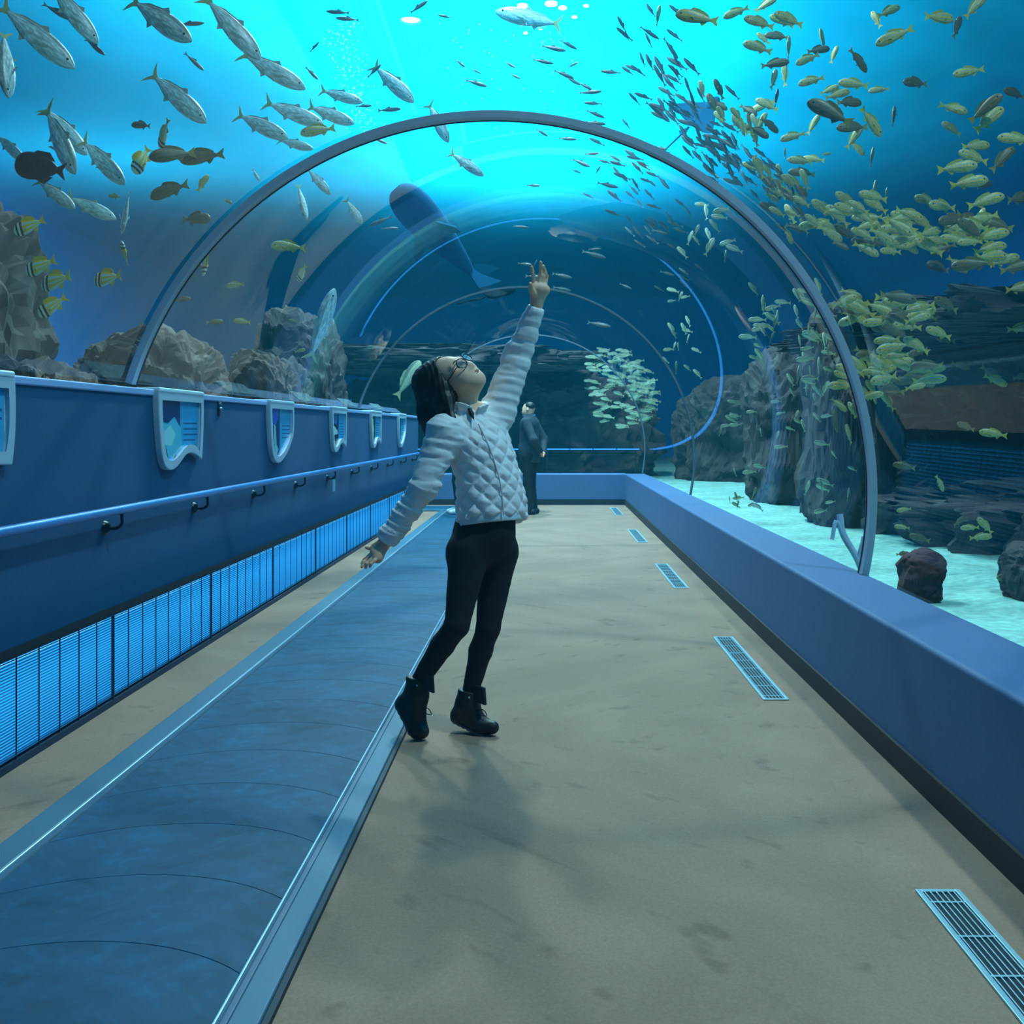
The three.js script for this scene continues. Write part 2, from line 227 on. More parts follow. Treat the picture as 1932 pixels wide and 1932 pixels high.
/* ---------- moving walkway ---------- */
{
  const t = thing('moving_walkway', 'slate blue conveyor walkway with crescent pallets between metal rails', 'walkway');
  const railM = std({ color: 0x36687f, roughness: 0.55, metalness: 0.1 }), lipM = std({ color: 0xb4d4e0, roughness: 0.3, metalness: 0.5 }), seamM = std({ color: 0x1d3440, roughness: 0.7 });
  const scuff = tex(256, 256, (u, v) => { const n = tileNoise(u, v, 9, 5) * 0.5 + tileNoise(u, v, 3, 3, 4) * 0.35; const streak = Math.max(0, tileNoise(u * 1, v, 22, 3, 8)) * 0.35; const k = 1 + n * 0.55 + streak; return [0.05 * k, 0.29 * k, 0.40 * k]; });
  const palletM = [0, 0.31, 0.67].map((o) => { const m = scuff.clone(); m.offset.set(o, o * 1.7); m.needsUpdate = true; return phys({ map: m, roughness: 0.62, specularIntensity: 0.5 }); });
  const XL = -1.577, XR = -0.727, Y = 0.016, P = 0.404, hw = (XR - XL) / 2, R = 0.62, sag = (x) => Math.sqrt(R * R - x * x) - Math.sqrt(R * R - hw * hw), END = 17.0;
  part('bed', box(XL, XR, 0.001, 0.006, -END, BACK - 0.1), std({ color: 0x05090c, roughness: 0.9 }), t);
  const arc = new THREE.Shape();
  for (let i = 0; i <= 24; i++) { const x = -hw + 0.004 + (2 * hw - 0.008) * i / 24; i ? arc.lineTo(x, sag(x)) : arc.moveTo(x, sag(x)); }
  for (let i = 24; i >= 0; i--) { const x = -hw + 0.004 + (2 * hw - 0.008) * i / 24; arc.lineTo(x, sag(x) - P + 0.004); }
  const pal = new THREE.ExtrudeGeometry(arc, { depth: 0.008, bevelEnabled: true, bevelSize: 0.0015, bevelThickness: 0.002, bevelSegments: 1 }).rotateX(-Math.PI / 2).translate((XL + XR) / 2, Y - 0.010, 0);
  const pu = pal.attributes.uv, pp = pal.attributes.position; for (let i = 0; i < pu.count; i++) pu.setXY(i, pp.getX(i) * 1.1, pp.getZ(i) * 1.1);
  for (let k = -8, d; (d = 2.53 + P * k) < END - 0.25; k++) part('pallet', pal, palletM[((k % 3) + 3) % 3], t).position.z = -d;
  part('side_rail', rbox(-1.705, XL - 0.012, 0, 0.03, -END - 0.12, BACK - 0.1, 0.006), railM, t);
  part('rail_lip', rbox(XL - 0.014, XL, 0, 0.042, -END, BACK - 0.1, 0.004), lipM, t);
  part('side_rail', rbox(XR + 0.028, -0.627, 0, 0.026, -END - 0.97, BACK - 0.1, 0.006), railM, t);
  part('side_rail', rbox(XR + 0.006, XR + 0.026, 0, 0.018, -END, BACK - 0.1, 0.004), std({ color: 0x2c5c78, roughness: 0.5 }), t);
  part('rail_lip', rbox(XR, XR + 0.007, 0, 0.032, -END, BACK - 0.1, 0.002), lipM, t);
  part('edge_seam', box(-0.627, -0.611, 0, 0.016, -END - 0.97, BACK - 0.1), seamM, t);
  part('cross_rail', rbox(-9, -0.62, 0, 0.026, -END - 0.97, -END - 0.86, 0.006), railM, t);
  part('cross_rail', rbox(-9, -1.6, 0, 0.026, -END - 0.12, -END - 0.02, 0.006), railM, t);
  part('turning_belt', box(-9, -0.72, 0.004, 0.014, -END - 0.86, -END - 0.12), palletM[1], t);
}

/* ---------- floor grilles ---------- */
{
  const alu = std({ color: 0xa9d4de, roughness: 0.35, metalness: 0.35 }), wellShade = std({ color: 0x0a1c28, roughness: 0.8 });
  const x0 = 1.052, W = 0.127, L = 1.56;
  ['floor grille lying nearest the camera end of the blue ledge', 'metal floor grille by the blue ledge, fourth from the end wall', 'metal floor grille by the blue ledge, third from the end wall', 'metal floor grille by the blue ledge, second from the end wall', 'metal floor grille by the blue ledge, next to the end wall'].forEach((label, k) => {
    const dn = [1.47, 5.16, 8.80, 12.35, 16.25][k], t = thing('floor_grille', k ? label : 'metal floor grille by the blue ledge, farthest from the end wall', 'grille', [x0, 0, -dn], 'floor grilles');
    part('grille_frame', mergeGeometries([rbox(0, 0.016, 0, 0.007, -L, 0, 0.002), rbox(W - 0.016, W, 0, 0.007, -L, 0, 0.002), rbox(0.015, W - 0.015, 0, 0.007, -0.016, 0, 0.002), rbox(0.015, W - 0.015, 0, 0.007, -L, -L + 0.016, 0.002)]), alu, t);
    part('well_shade_plate', box(0.012, W - 0.012, 0.0005, 0.0015, -L + 0.01, -0.01), wellShade, t);  // flat dark plate, paints the shaded depth under the bars
    for (let i = 0; i < 6; i++) part('grille_bar', rbox(-0.0017, 0.0017, 0.0015, 0.006, -L + 0.014, -0.014, 0.0008, 1), alu, t).position.x = 0.022 + i * (W - 0.044) / 5;
    for (let i = 0; i < 8; i++) part('cross_bar', box(0.014, W - 0.014, 0.0015, 0.0055, -0.004, 0.004), alu, t).position.z = -0.05 - i * 0.2 - 0.03;
  });
}

/* ---------- blue light strip behind the end window ---------- */
{
  const t = thing('light_strip', 'thin glowing blue light strip across the dark end window', 'light strip', [0, 0.962, -19.12]);
  const glow = std({ color: 0x000000, emissive: new THREE.Color().setRGB(0.04, 0.32, 1.0), emissiveIntensity: 1.6 });
  for (let i = 0; i < 14; i++) part('light_tube', bar([-4.2 + i * 0.42, 0, 0], [-4.2 + i * 0.42 + 0.405, 0, 0], 0.013, 6), glow, t);
  part('strip_rail', box(-4.3, 1.72, -0.03, -0.018, -0.02, 0.02), black, t);
  for (const x of [-3.4, -1.7, 0, 1.6]) part('strip_post', box(x - 0.01, x + 0.01, -0.6, -0.03, -0.012, 0.008), black, t);
  for (let i = 0; i < 2; i++) { const l = new THREE.RectAreaLight(new THREE.Color().setRGB(0.04, 0.32, 1.0), 1.2, 2.9, 0.03); l.name = 'strip_glow'; l.position.set(-2.8 + i * 2.95, 0, 0.02); l.rotation.y = Math.PI; t.add(l); }
}

/* ---------- rocks ---------- */
const rockMat = std({ vertexColors: true, roughness: 0.95 }), BROWN = [0.095, 0.062, 0.045], GREY = [0.045, 0.035, 0.031], RED = [0.06, 0.02, 0.018];
function rock(label, [cx, cy, cz], [sx, sy, sz], col, sd, rough = 0.5, freq = 1.3, det = 26) {
  const g = new THREE.IcosahedronGeometry(1, det), p = g.attributes.position, n = V(0, 0, 0), vc = new Float32Array(p.count * 3);
  for (let i = 0; i < p.count; i++) {
    n.fromBufferAttribute(p, i);
    const pw = 0.62, bx = Math.sign(n.x) * Math.pow(Math.abs(n.x), pw), by = Math.sign(n.y) * Math.pow(Math.abs(n.y), pw), bz = Math.sign(n.z) * Math.pow(Math.abs(n.z), pw);   // a blocky lump
    const q = V(bx * sx, by * sy, bz * sz), f = freq;
    const ridge = 1 - Math.abs(2 * fbm(q.x * f + sd, q.y * f * 1.4, q.z * f, 4)) * 1.6, step = Math.floor((fbm(q.x * f * 0.8, q.y * f * 0.8 + sd, q.z * f * 0.8, 2) + 0.5) * 5) / 5;
    const k = 1 + rough * (0.35 * (ridge - 0.6) + 0.5 * (step - 0.5) + 0.25 * fbm(q.x * 5, q.y * 5, q.z * 5 + sd, 3));
    p.setXYZ(i, q.x * k, q.y * k, q.z * k);
    const c = Math.max(0.3, 1 + 1.3 * fbm(q.x * 2.2 + sd, q.y * 2.2, q.z * 2.2, 4)), w = Math.max(0, fbm(q.x * 4, q.y * 4 + sd, q.z * 4, 3) - 0.14) * 1.6;   // blotches and pale crusts
    for (let e = 0; e < 3; e++) vc[i * 3 + e] = col[e] * c + 0.24 * w * [0.8, 0.9, 0.75][e];
  }
  g.setAttribute('color', new THREE.BufferAttribute(vc, 3));
  g.computeVertexNormals();
  const m = one('reef_rock', g, rockMat, label, 'rock'); m.position.set(cx, cy, cz);
  return m;
}
rock('tall dark brown rock column rising on the left beside the yellow striped fish', [-5.0, 1.6, -8.6], [0.75, 1.75, 1.0], GREY, 3, 0.5, 1.1);
rock('low brown rock at the foot of the tall rock column', [-4.1, 1.0, -8.4], [0.45, 0.85, 0.6], BROWN, 31, 0.5, 1.6);
rock('brown layered rock ledge behind the high wall sill', [-3.75, 1.1, -10.0], [0.66, 1.12, 0.8], BROWN, 14, 0.45, 1.5, 30);
rock('brown rock block ending the rock ledge behind the wall', [-3.0, 1.05, -11.2], [0.38, 1.05, 0.8], BROWN, 27, 0.45, 1.7, 30);
rock('small pale rock lying close behind the wall sill', [-3.1, 0.85, -6.6], [0.4, 0.55, 0.7], BROWN, 41, 0.5, 1.8);
rock('dark tall rock wall beside the far left of the tunnel', [-3.55, 1.45, -15.3], [0.6, 1.5, 1.0], GREY, 5, 0.5, 1.0);
rock('dark low rock at the left bend of the tunnel', [-3.5, 0.9, -13.6], [0.5, 1.2, 0.7], GREY, 9, 0.5, 1.2);
rock('long dark reef wall behind the yellow grunts on the right', [7.4, 1.1, -14.0], [3.4, 1.3, 1.9], GREY, 16, 0.5, 0.8, 34);
rock('low dark reef slope rising from the sand on the right', [5.9, 0.35, -9.7], [2.6, 0.55, 1.5], GREY, 53, 0.6, 1.2, 32);
rock('dark rock head standing beside the thick rib', [3.35, 1.3, -11.8], [0.45, 1.35, 0.8], GREY, 61, 0.5, 1.1);
rock('dark rock tower beside the middle rib', [3.6, 1.15, -15.4], [0.7, 1.3, 1.0], GREY, 71, 0.5, 1.0);
rock('added rock shelf shading the reef on the right', [6.4, 2.4, -11.2], [3.4, 0.22, 2.6], GREY, 121, 0.7, 1.3, 34);  // shelf added to throw shade on the reef below
rock('added rock shelf shading the cave beyond the end window', [-2.7, 2.75, -22.2], [3.5, 0.25, 2.3], GREY, 131, 0.6, 1.2, 30);  // added overhang that keeps light off the cave rock
rock('small dark brown rock on the sand beside the thick rib', [2.28, 0.42, -6.45], [0.13, 0.16, 0.16], RED, 83, 0.5, 4, 14);
rock('mottled rock on the sand at the right picture edge', [3.05, 0.42, -6.35], [0.28, 0.22, 0.3], GREY, 91, 0.5, 3, 16);
rock('shaded cave rock beyond the end window', [-1.2, 1.2, -24.2], [3.6, 1.5, 1.5], GREY, 101, 0.4, 0.7, 32);
rock('dark rock shoulder beyond the end window', [3.9, 1.0, -22.0], [1.2, 1.3, 1.2], GREY, 111, 0.5, 0.9);

/* ---------- fish ---------- */
function fishBody(top, bot, wide, n = 18, m = 12) {         // profiles are functions of s: 0 nose .. 1 tail root; nose at x = +0.5
  const pos = [], uv = [], idx = [];
  for (let i = 0; i <= n; i++) {
    const s = 0.5 - 0.5 * Math.cos(Math.PI * Math.min(1, i / n)), x = 0.5 - s * 0.84, t = top(s), b = bot(s), w = wide(s);
    for (let j = 0; j <= m; j++) { const a = j / m * Math.PI * 2, y = Math.sin(a); pos.push(x, y > 0 ? y * t : y * b, Math.cos(a) * w); uv.push(s, j / m); }
  }
  for (let i = 0; i < n; i++) for (let j = 0; j < m; j++) { const a = i * (m + 1) + j, b = a + 1, c = a + m + 1, d = c + 1; idx.push(a, b, d, a, d, c); }
  const g = new THREE.BufferGeometry(); g.setAttribute('position', new THREE.Float32BufferAttribute(pos, 3)); g.setAttribute('uv', new THREE.Float32BufferAttribute(uv, 2)); g.setIndex(idx); g.computeVertexNormals(); return g;
}
const bell = (s, a, b, p) => Math.pow(Math.max(0, Math.sin(Math.PI * Math.pow(s, a))), p) * (1 - b * s);
function fin(pts, th = 0.006) { const s = new THREE.Shape(); pts.forEach(([x, y], i) => i ? s.lineTo(x, y) : s.moveTo(x, y)); return new THREE.ExtrudeGeometry(s, { depth: th, bevelEnabled: false }).translate(0, 0, -th / 2); }
function fishTex(fn, w = 128, h = 64) { return tex(w, h, (u, v) => { const a = v * Math.PI * 2; return fn(u, Math.sin(a), Math.cos(a)); }); }   // u: nose to tail, y: belly -1 .. back +1
const gn = (u, y, f, z) => noise.noise(u * f, y * f * 0.5, z);
const fishKinds = {};
function fishKind(key, o) {
  const g = new THREE.Group(), bm = std({ map: o.map, roughness: o.rough ?? 0.45 }), fm = std({ color: o.fin, roughness: 0.6, side: THREE.DoubleSide }), tm = std({ color: o.tail ?? o.fin, roughness: 0.6, side: THREE.DoubleSide });
  part('body', o.body, bm, g); part('tail_fin', o.tailShape, tm, g);
  if (o.dorsal) part('dorsal_fin', o.dorsal, fm, g);
  if (o.anal) part('anal_fin', o.anal, fm, g);
  if (o.pect) for (const s of [1, -1]) { const q = part('pectoral_fin', o.pect, fm, g); q.position.set(0.2, -0.03, s * o.w * 0.9); q.rotation.set(0.5 * s, s * 0.5, 0); }
  if (o.eye) for (const s of [1, -1]) part('eye', new THREE.SphereGeometry(o.eye, 10, 8), std({ color: 0x0b0d0f, roughness: 0.2 }), g).position.set(o.eyeAt[0], o.eyeAt[1], s * o.eyeAt[2]);
  fishKinds[key] = g;
}
const profile = (h, a, b, p, root) => (s) => Math.max(0.002, h * bell(Math.min(0.999, Math.max(0.001, s * 0.985 + 0.006)), a, b, p) + root * s);
const silver = fishTex((u, y) => { const k = 1 + gn(u, y, 9, 1) * 0.35 + gn(u, y, 24, 2) * 0.2; const b = y > 0.6 ? 0.75 : 1; return [0.70 * k * b, 0.80 * k * b, 0.77 * k * b]; });
fishKind('jack', { map: silver, rough: 0.35, body: fishBody(profile(0.125, 0.78, 0.15, 0.8, 0.018), profile(0.125, 0.8, 0.2, 0.8, 0.018), profile(0.062, 0.75, 0.2, 0.8, 0.012)), fin: 0x8fa39a, tail: 0x9aa36e,
  tailShape: fin([[-0.31, 0.015], [-0.38, 0.05], [-0.47, 0.16], [-0.44, 0.07], [-0.40, 0.0], [-0.44, -0.07], [-0.47, -0.16], [-0.38, -0.05], [-0.31, -0.015]]), dorsal: fin([[0.1, 0.11], [0.04, 0.17], [-0.02, 0.125], [-0.2, 0.09], [-0.3, 0.035], [-0.1, 0.06]]), anal: fin([[-0.04, -0.10], [-0.08, -0.16], [-0.12, -0.10], [-0.3, -0.035], [-0.1, -0.06]]), pect: fin([[0, 0], [-0.16, -0.045], [-0.12, 0.01]], 0.004), w: 0.06, eye: 0.014, eyeAt: [0.40, 0.025, 0.038] });
const gruntMap = fishTex((u, y) => { const st = Math.sin(y * 11 + u * 2.2) > 0.15 ? 1 : 0, k = 1 + gn(u, y, 14, 5) * 0.3; return st ? [0.78 * k, 0.64 * k, 0.20 * k] : [0.56 * k, 0.62 * k, 0.50 * k]; }), gruntDarkMap = fishTex((u, y) => { const st = Math.sin(y * 11 + u * 2.2) > 0.15 ? 1 : 0, k = 1 + gn(u, y, 14, 5) * 0.3; return st ? [0.50 * k, 0.38 * k, 0.14 * k] : [0.34 * k, 0.36 * k, 0.28 * k]; });
const gruntLook = { map: gruntMap, body: fishBody(profile(0.19, 0.68, 0.3, 0.75, 0.025), profile(0.14, 0.72, 0.3, 0.75, 0.025), profile(0.075, 0.7, 0.3, 0.8, 0.012), 14, 10), fin: 0x9c9a3a, tail: 0xb8a83a,
  tailShape: fin([[-0.31, 0.03], [-0.40, 0.07], [-0.50, 0.13], [-0.45, 0.0], [-0.50, -0.13], [-0.40, -0.07], [-0.31, -0.03]]), dorsal: fin([[0.2, 0.15], [0.12, 0.23], [0.0, 0.22], [-0.15, 0.17], [-0.26, 0.10], [-0.28, 0.05], [0, 0.12]]), anal: fin([[-0.08, -0.10], [-0.14, -0.17], [-0.24, -0.07], [-0.1, -0.05]]), pect: fin([[0, 0], [-0.14, -0.05], [-0.12, 0.02]], 0.004), w: 0.075, eye: 0.02, eyeAt: [0.38, 0.04, 0.05] };
fishKind('grunt', gruntLook); fishKind('gruntDark', { ...gruntLook, map: gruntDarkMap, fin: 0x6a6028, tail: 0x8a7c2c });
const porkMap = fishTex((u, y) => { const b1 = Math.abs(u - 0.14 - 0.04 * y) < 0.035, b2 = Math.abs(u - 0.30 - 0.05 * y) < 0.04; if (b1 || b2) return [0.06, 0.06, 0.04]; if (u < 0.3) return [0.82, 0.84, 0.72]; return Math.sin(y * 9) > 0.1 ? [0.85, 0.72, 0.10] : [0.70, 0.80, 0.72]; });
fishKind('porkfish', { map: porkMap, body: fishBody(profile(0.27, 0.66, 0.35, 0.7, 0.03), profile(0.2, 0.72, 0.35, 0.7, 0.03), profile(0.085, 0.7, 0.3, 0.8, 0.014), 16, 12), fin: 0xd0b020, tail: 0xd6b41c,
  tailShape: fin([[-0.30, 0.035], [-0.40, 0.08], [-0.50, 0.17], [-0.45, 0.0], [-0.50, -0.17], [-0.40, -0.08], [-0.30, -0.035]]), dorsal: fin([[0.2, 0.23], [0.1, 0.33], [-0.05, 0.31], [-0.2, 0.24], [-0.27, 0.12], [0, 0.15]]), anal: fin([[-0.06, -0.15], [-0.14, -0.25], [-0.25, -0.09], [-0.1, -0.06]]), pect: fin([[0, 0], [-0.15, -0.07], [-0.13, 0.02]], 0.004), w: 0.085, eye: 0.022, eyeAt: [0.38, 0.05, 0.06] });
const slimMap = fishTex((u, y) => { const k = 1 + gn(u, y, 12, 7) * 0.4; return y > 0.1 ? [0.20 * k, 0.23 * k, 0.24 * k] : [0.42 * k, 0.46 * k, 0.44 * k]; });
fishKind('slim', { map: slimMap, body: fishBody(profile(0.085, 0.8, 0.2, 0.8, 0.012), profile(0.095, 0.8, 0.2, 0.8, 0.012), profile(0.06, 0.75, 0.2, 0.8, 0.01), 12, 8), fin: 0x4a5a5c, tail: 0x6a7466,
  tailShape: fin([[-0.31, 0.012], [-0.40, 0.04], [-0.49, 0.10], [-0.43, 0.0], [-0.49, -0.10], [-0.40, -0.04], [-0.31, -0.012]]), dorsal: fin([[0.08, 0.07], [0.02, 0.13], [-0.12, 0.08], [-0.2, 0.03]]), w: 0.05 });
const tangMap = fishTex((u, y) => { const k = 1 + gn(u, y, 16, 3) * 0.4; return [0.10 * k, 0.08 * k, 0.12 * k]; });
fishKind('tang', { map: tangMap, body: fishBody(profile(0.30, 0.68, 0.15, 0.6, 0.03), profile(0.28, 0.7, 0.15, 0.6, 0.03), profile(0.07, 0.7, 0.3, 0.8, 0.012)), fin: 0x1c1824, tail: 0x1c1824,
  tailShape: fin([[-0.28, 0.04], [-0.36, 0.08], [-0.52, 0.2], [-0.44, 0.0], [-0.52, -0.2], [-0.36, -0.08], [-0.28, -0.04]]), dorsal: fin([[0.25, 0.22], [0.1, 0.34], [-0.15, 0.33], [-0.28, 0.16], [0, 0.18]]), anal: fin([[0.05, -0.26], [-0.12, -0.33], [-0.27, -0.16], [-0.05, -0.16]]), pect: fin([[0, 0], [-0.14, -0.06], [-0.12, 0.03]], 0.004), w: 0.07, eye: 0.02, eyeAt: [0.38, 0.08, 0.045] });
const paleMap = fishTex((u, y) => { const k = 1 + gn(u, y, 12, 9) * 0.25; return y > 0.3 ? [0.45 * k, 0.52 * k, 0.42 * k] : [0.72 * k, 0.76 * k, 0.62 * k]; });
fishKind('pale', { map: paleMap, body: fishBody(profile(0.17, 0.7, 0.3, 0.75, 0.02), profile(0.14, 0.72, 0.3, 0.75, 0.02), profile(0.07, 0.7, 0.3, 0.8, 0.012), 10, 8), fin: 0x9aa888, tail: 0xa8ac7c,
  tailShape: fin([[-0.31, 0.02], [-0.40, 0.06], [-0.50, 0.13], [-0.44, 0.0], [-0.50, -0.13], [-0.40, -0.06], [-0.31, -0.02]]), dorsal: fin([[0.2, 0.13], [0.1, 0.2], [-0.1, 0.17], [-0.25, 0.08], [0, 0.1]]), w: 0.07 });

// u, v: centre in the photograph; len: length there in pixels; deg: where the nose points (0 right, 90 up); d: distance
const tiny = new Map();
function fish(kind, name, u, v, len, deg, d, label, category, group, yaw) {
  const src = fishKinds[kind === 'grunt' && rnd() < 0.3 ? 'gruntDark' : kind], a = deg * Math.PI / 180, w = yaw ?? rr(-0.45, 0.45);
  let o;
  if (len < 19) {                                            // too small in the picture to show its parts
    kind = src.name || kind; if (!tiny.has(kind)) { const gs = src.children.filter((c) => /body|tail/.test(c.name)).map((c) => { const g = (c.geometry.index ? c.geometry.toNonIndexed() : c.geometry.clone()); return g; }); tiny.set(kind, mergeGeometries(gs.map((g) => { g.deleteAttribute('color'); return g; }))); }
    o = new THREE.Mesh(tiny.get(kind), src.children[0].material);
  } else o = src.clone();
  o.name = numbered(name); shadows(o); scene.add(o);
  for (let i = 0; i < 200; i++) {                            // keep it in the water: outside the acrylic, under the surface, over the sand
    const p = at(u, v, d), reach = 0.1 + 0.35 * len * d / F;
    if (d < 19.4 && Math.hypot(p.x - TC[0], p.y - TC[1]) < TR + reach) d += 0.1; else if (p.y > SURFACE_Y - 0.3 || p.y < TANK.y0 + 0.12) d -= 0.1; else break;
  }
  const L = len * d / F / Math.max(0.6, Math.cos(w));
  const h = V(Math.cos(a) * Math.cos(w), Math.sin(a) * Math.cos(w), Math.sin(w)), upHint = Math.abs(h.y) > 0.93 ? V(Math.cos(a) > 0 ? -0.5 : 0.5, 0, 0.8) : V(0, 1, 0);
  const z = h.clone().cross(upHint).normalize(), y = z.clone().cross(h).normalize();
  o.matrix.makeBasis(h, y, z); o.quaternion.setFromRotationMatrix(o.matrix); o.position.copy(at(u, v, d)); o.scale.setScalar(L);
  return tag(o, label, category, group);
}

// the big silver jacks on the left
const JACK = ['silver jack swimming down to the right', 'fish', 'silver jacks on the left'];
for (const [u, v, l, a, d] of [
  [66, 66, 172, -41, 6.6], [136, 22, 135, -53, 7.0], [11, 118, 140, -82, 6.4], [300, 36, 165, -36, 6.8], [436, 50, 150, -48, 7.4], [512, 132, 135, -27, 8.6], [333, 182, 150, -42, 8.2], [492, 237, 120, -27, 9.4], [556, 272, 72, -15, 9.8], [552, 213, 122, -20, 9.6], [622, 216, 100, -22, 10.2],
  [112, 262, 160, -62, 8.6], [122, 245, 120, -50, 9.6], [192, 303, 135, -45, 8.8], [18, 278, 80, -43, 7.6], [103, 365, 100, -36, 8.9], [170, 391, 105, -25, 9.2], [237, 400, 85, -100, 9.6], [600, 341, 68, -48, 10.4], [570, 380, 70, -77, 10.6], [667, 398, 62, -55, 10.8],
  [740, 156, 112, -43, 10.6], [642, 181, 86, -15, 10.4], [826, 230, 92, -63, 11.2], [879, 309, 78, -32, 11.6], [607, 615, 150, 72, 10.4], [483, 330, 28, -60, 10.6],
]) fish('jack', 'silver_jack', u, v, l, a, d, ...JACK, rr(-0.3, 0.3));
fish('tang', 'black_surgeonfish', 76, 316, 92, 172, 7.0, 'black deep-bodied fish in front of the tall rock column', 'fish', null, 0.1);
fish('jack', 'dark_pelagic_fish', 1000, 35, 132, 171, 12.6, 'long dark fish under the bright lamps', 'fish', null, 0.1);
fish('pale', 'pale_green_fish', 770, 716, 84, 55, 16.2, 'pale green fish beside the woman\'s hair', 'fish', null, 0.2);
// yellow and black porkfish
const PORK = ['yellow porkfish with black bars near the left rocks', 'fish', 'porkfish on the left'];
for (const [u, v, l, a, d] of [[56, 427, 62, 205, 6.6], [77, 503, 66, 202, 6.8], [106, 531, 70, 195, 7.2], [100, 578, 62, 218, 6.7], [203, 526, 62, 190, 7.2], [388, 494, 54, 258, 8.2], [235, 478, 46, 100, 8.0], [310, 252, 56, 245, 8.2], [268, 303, 58, 252, 8.2], [570, 516, 34, 240, 9.4]]) fish('porkfish', 'porkfish', u, v, l, a, d, ...PORK, rr(-0.4, 0.4));
const LGR = ['yellow grunt with a yellow tail among the left fish', 'fish', 'yellow grunts on the left'];
for (const [u, v, l, a, d] of [[326, 293, 78, 195, 8.2], [382, 297, 88, 188, 8.3], [320, 360, 82, 196, 8.1], [600, 247, 66, 192, 9.6], [266, 237, 42, 172, 8.6], [370, 414, 64, -5, 8.4], [544, 466, 64, 178, 9.4], [444, 538, 36, 185, 9.0], [457, 607, 34, 175, 9.4], [405, 608, 30, 5, 9.6], [383, 346, 38, 60, 8.8], [216, 371, 26, 170, 8.6], [345, 565, 30, 5, 8.8], [553, 606, 20, 170, 9.6], [566, 662, 22, 10, 9.8], [430, 380, 20, -30, 9.4]]) fish('grunt', 'yellow_grunt', u, v, l, a, d, ...LGR);

// slim dark fish between the jacks and under the lamps
const SLIM = ['small slim dark fish in open water above the tunnel', 'fish', 'slim fish above the tunnel'];
for (const [u, v, l, a, d] of [[107, 22, 60, -29, 8], [359, 45, 50, 8, 8.5], [179, 88, 54, -40, 8.5], [366, 116, 46, -42, 9], [593, 89, 26, 45, 10], [588, 138, 34, -45, 10], [706, 134, 36, 40, 10.5], [686, 200, 32, 5, 11], [734, 207, 47, 0, 10.6], [716, 265, 30, -20, 11.4], [719, 417, 48, 205, 11.5], [735, 431, 32, 5, 12], [638, 23, 46, 175, 10], [656, 36, 44, 180, 10], [790, 13, 42, 40, 10.5], [840, 31, 27, 175, 11],
  [868, 119, 26, -40, 12], [898, 134, 20, -25, 12.5], [962, 122, 25, -35, 12.5], [972, 144, 24, -30, 12.5], [898, 157, 42, -12, 12], [1024, 116, 42, -10, 12], [1044, 91, 50, -15, 12], [1072, 84, 38, -25, 12], [1063, 140, 42, -22, 12.2], [1080, 152, 34, -30, 12.6], [1080, 123, 24, 25, 12.4], [1103, 162, 32, -30, 12.2], [1113, 174, 44, 0, 12.2], [1153, 136, 40, 170, 12], [1120, 195, 36, 175, 12.4], [1123, 215, 38, -20, 12.6], [1123, 232, 40, -8, 12.6], [1070, 262, 36, -5, 12.8], [1022, 250, 28, -30, 12.8], [1072, 225, 22, -20, 12.6], [1005, 350, 27, -5, 13.6], [982, 428, 30, -3, 14.4], [1116, 290, 28, 3, 13], [1087, 323, 19, -20, 13.2], [1128, 321, 19, 60, 13.2], [1146, 349, 42, -12, 13.2], [990, 498, 28, -8, 15], [1010, 522, 40, -5, 15.4], [1060, 520, 40, -12, 15], [1120, 480, 48, -15, 14.6], [1060, 545, 36, -10, 15.4], [1122, 470, 26, 5, 14.6], [1180, 540, 26, -25, 14.5], [1130, 612, 46, -12, 17], [1010, 496, 14, 60, 15]]) fish('slim', 'slim_fish', u, v, l, a, d, ...SLIM, rr(-0.3, 0.3));

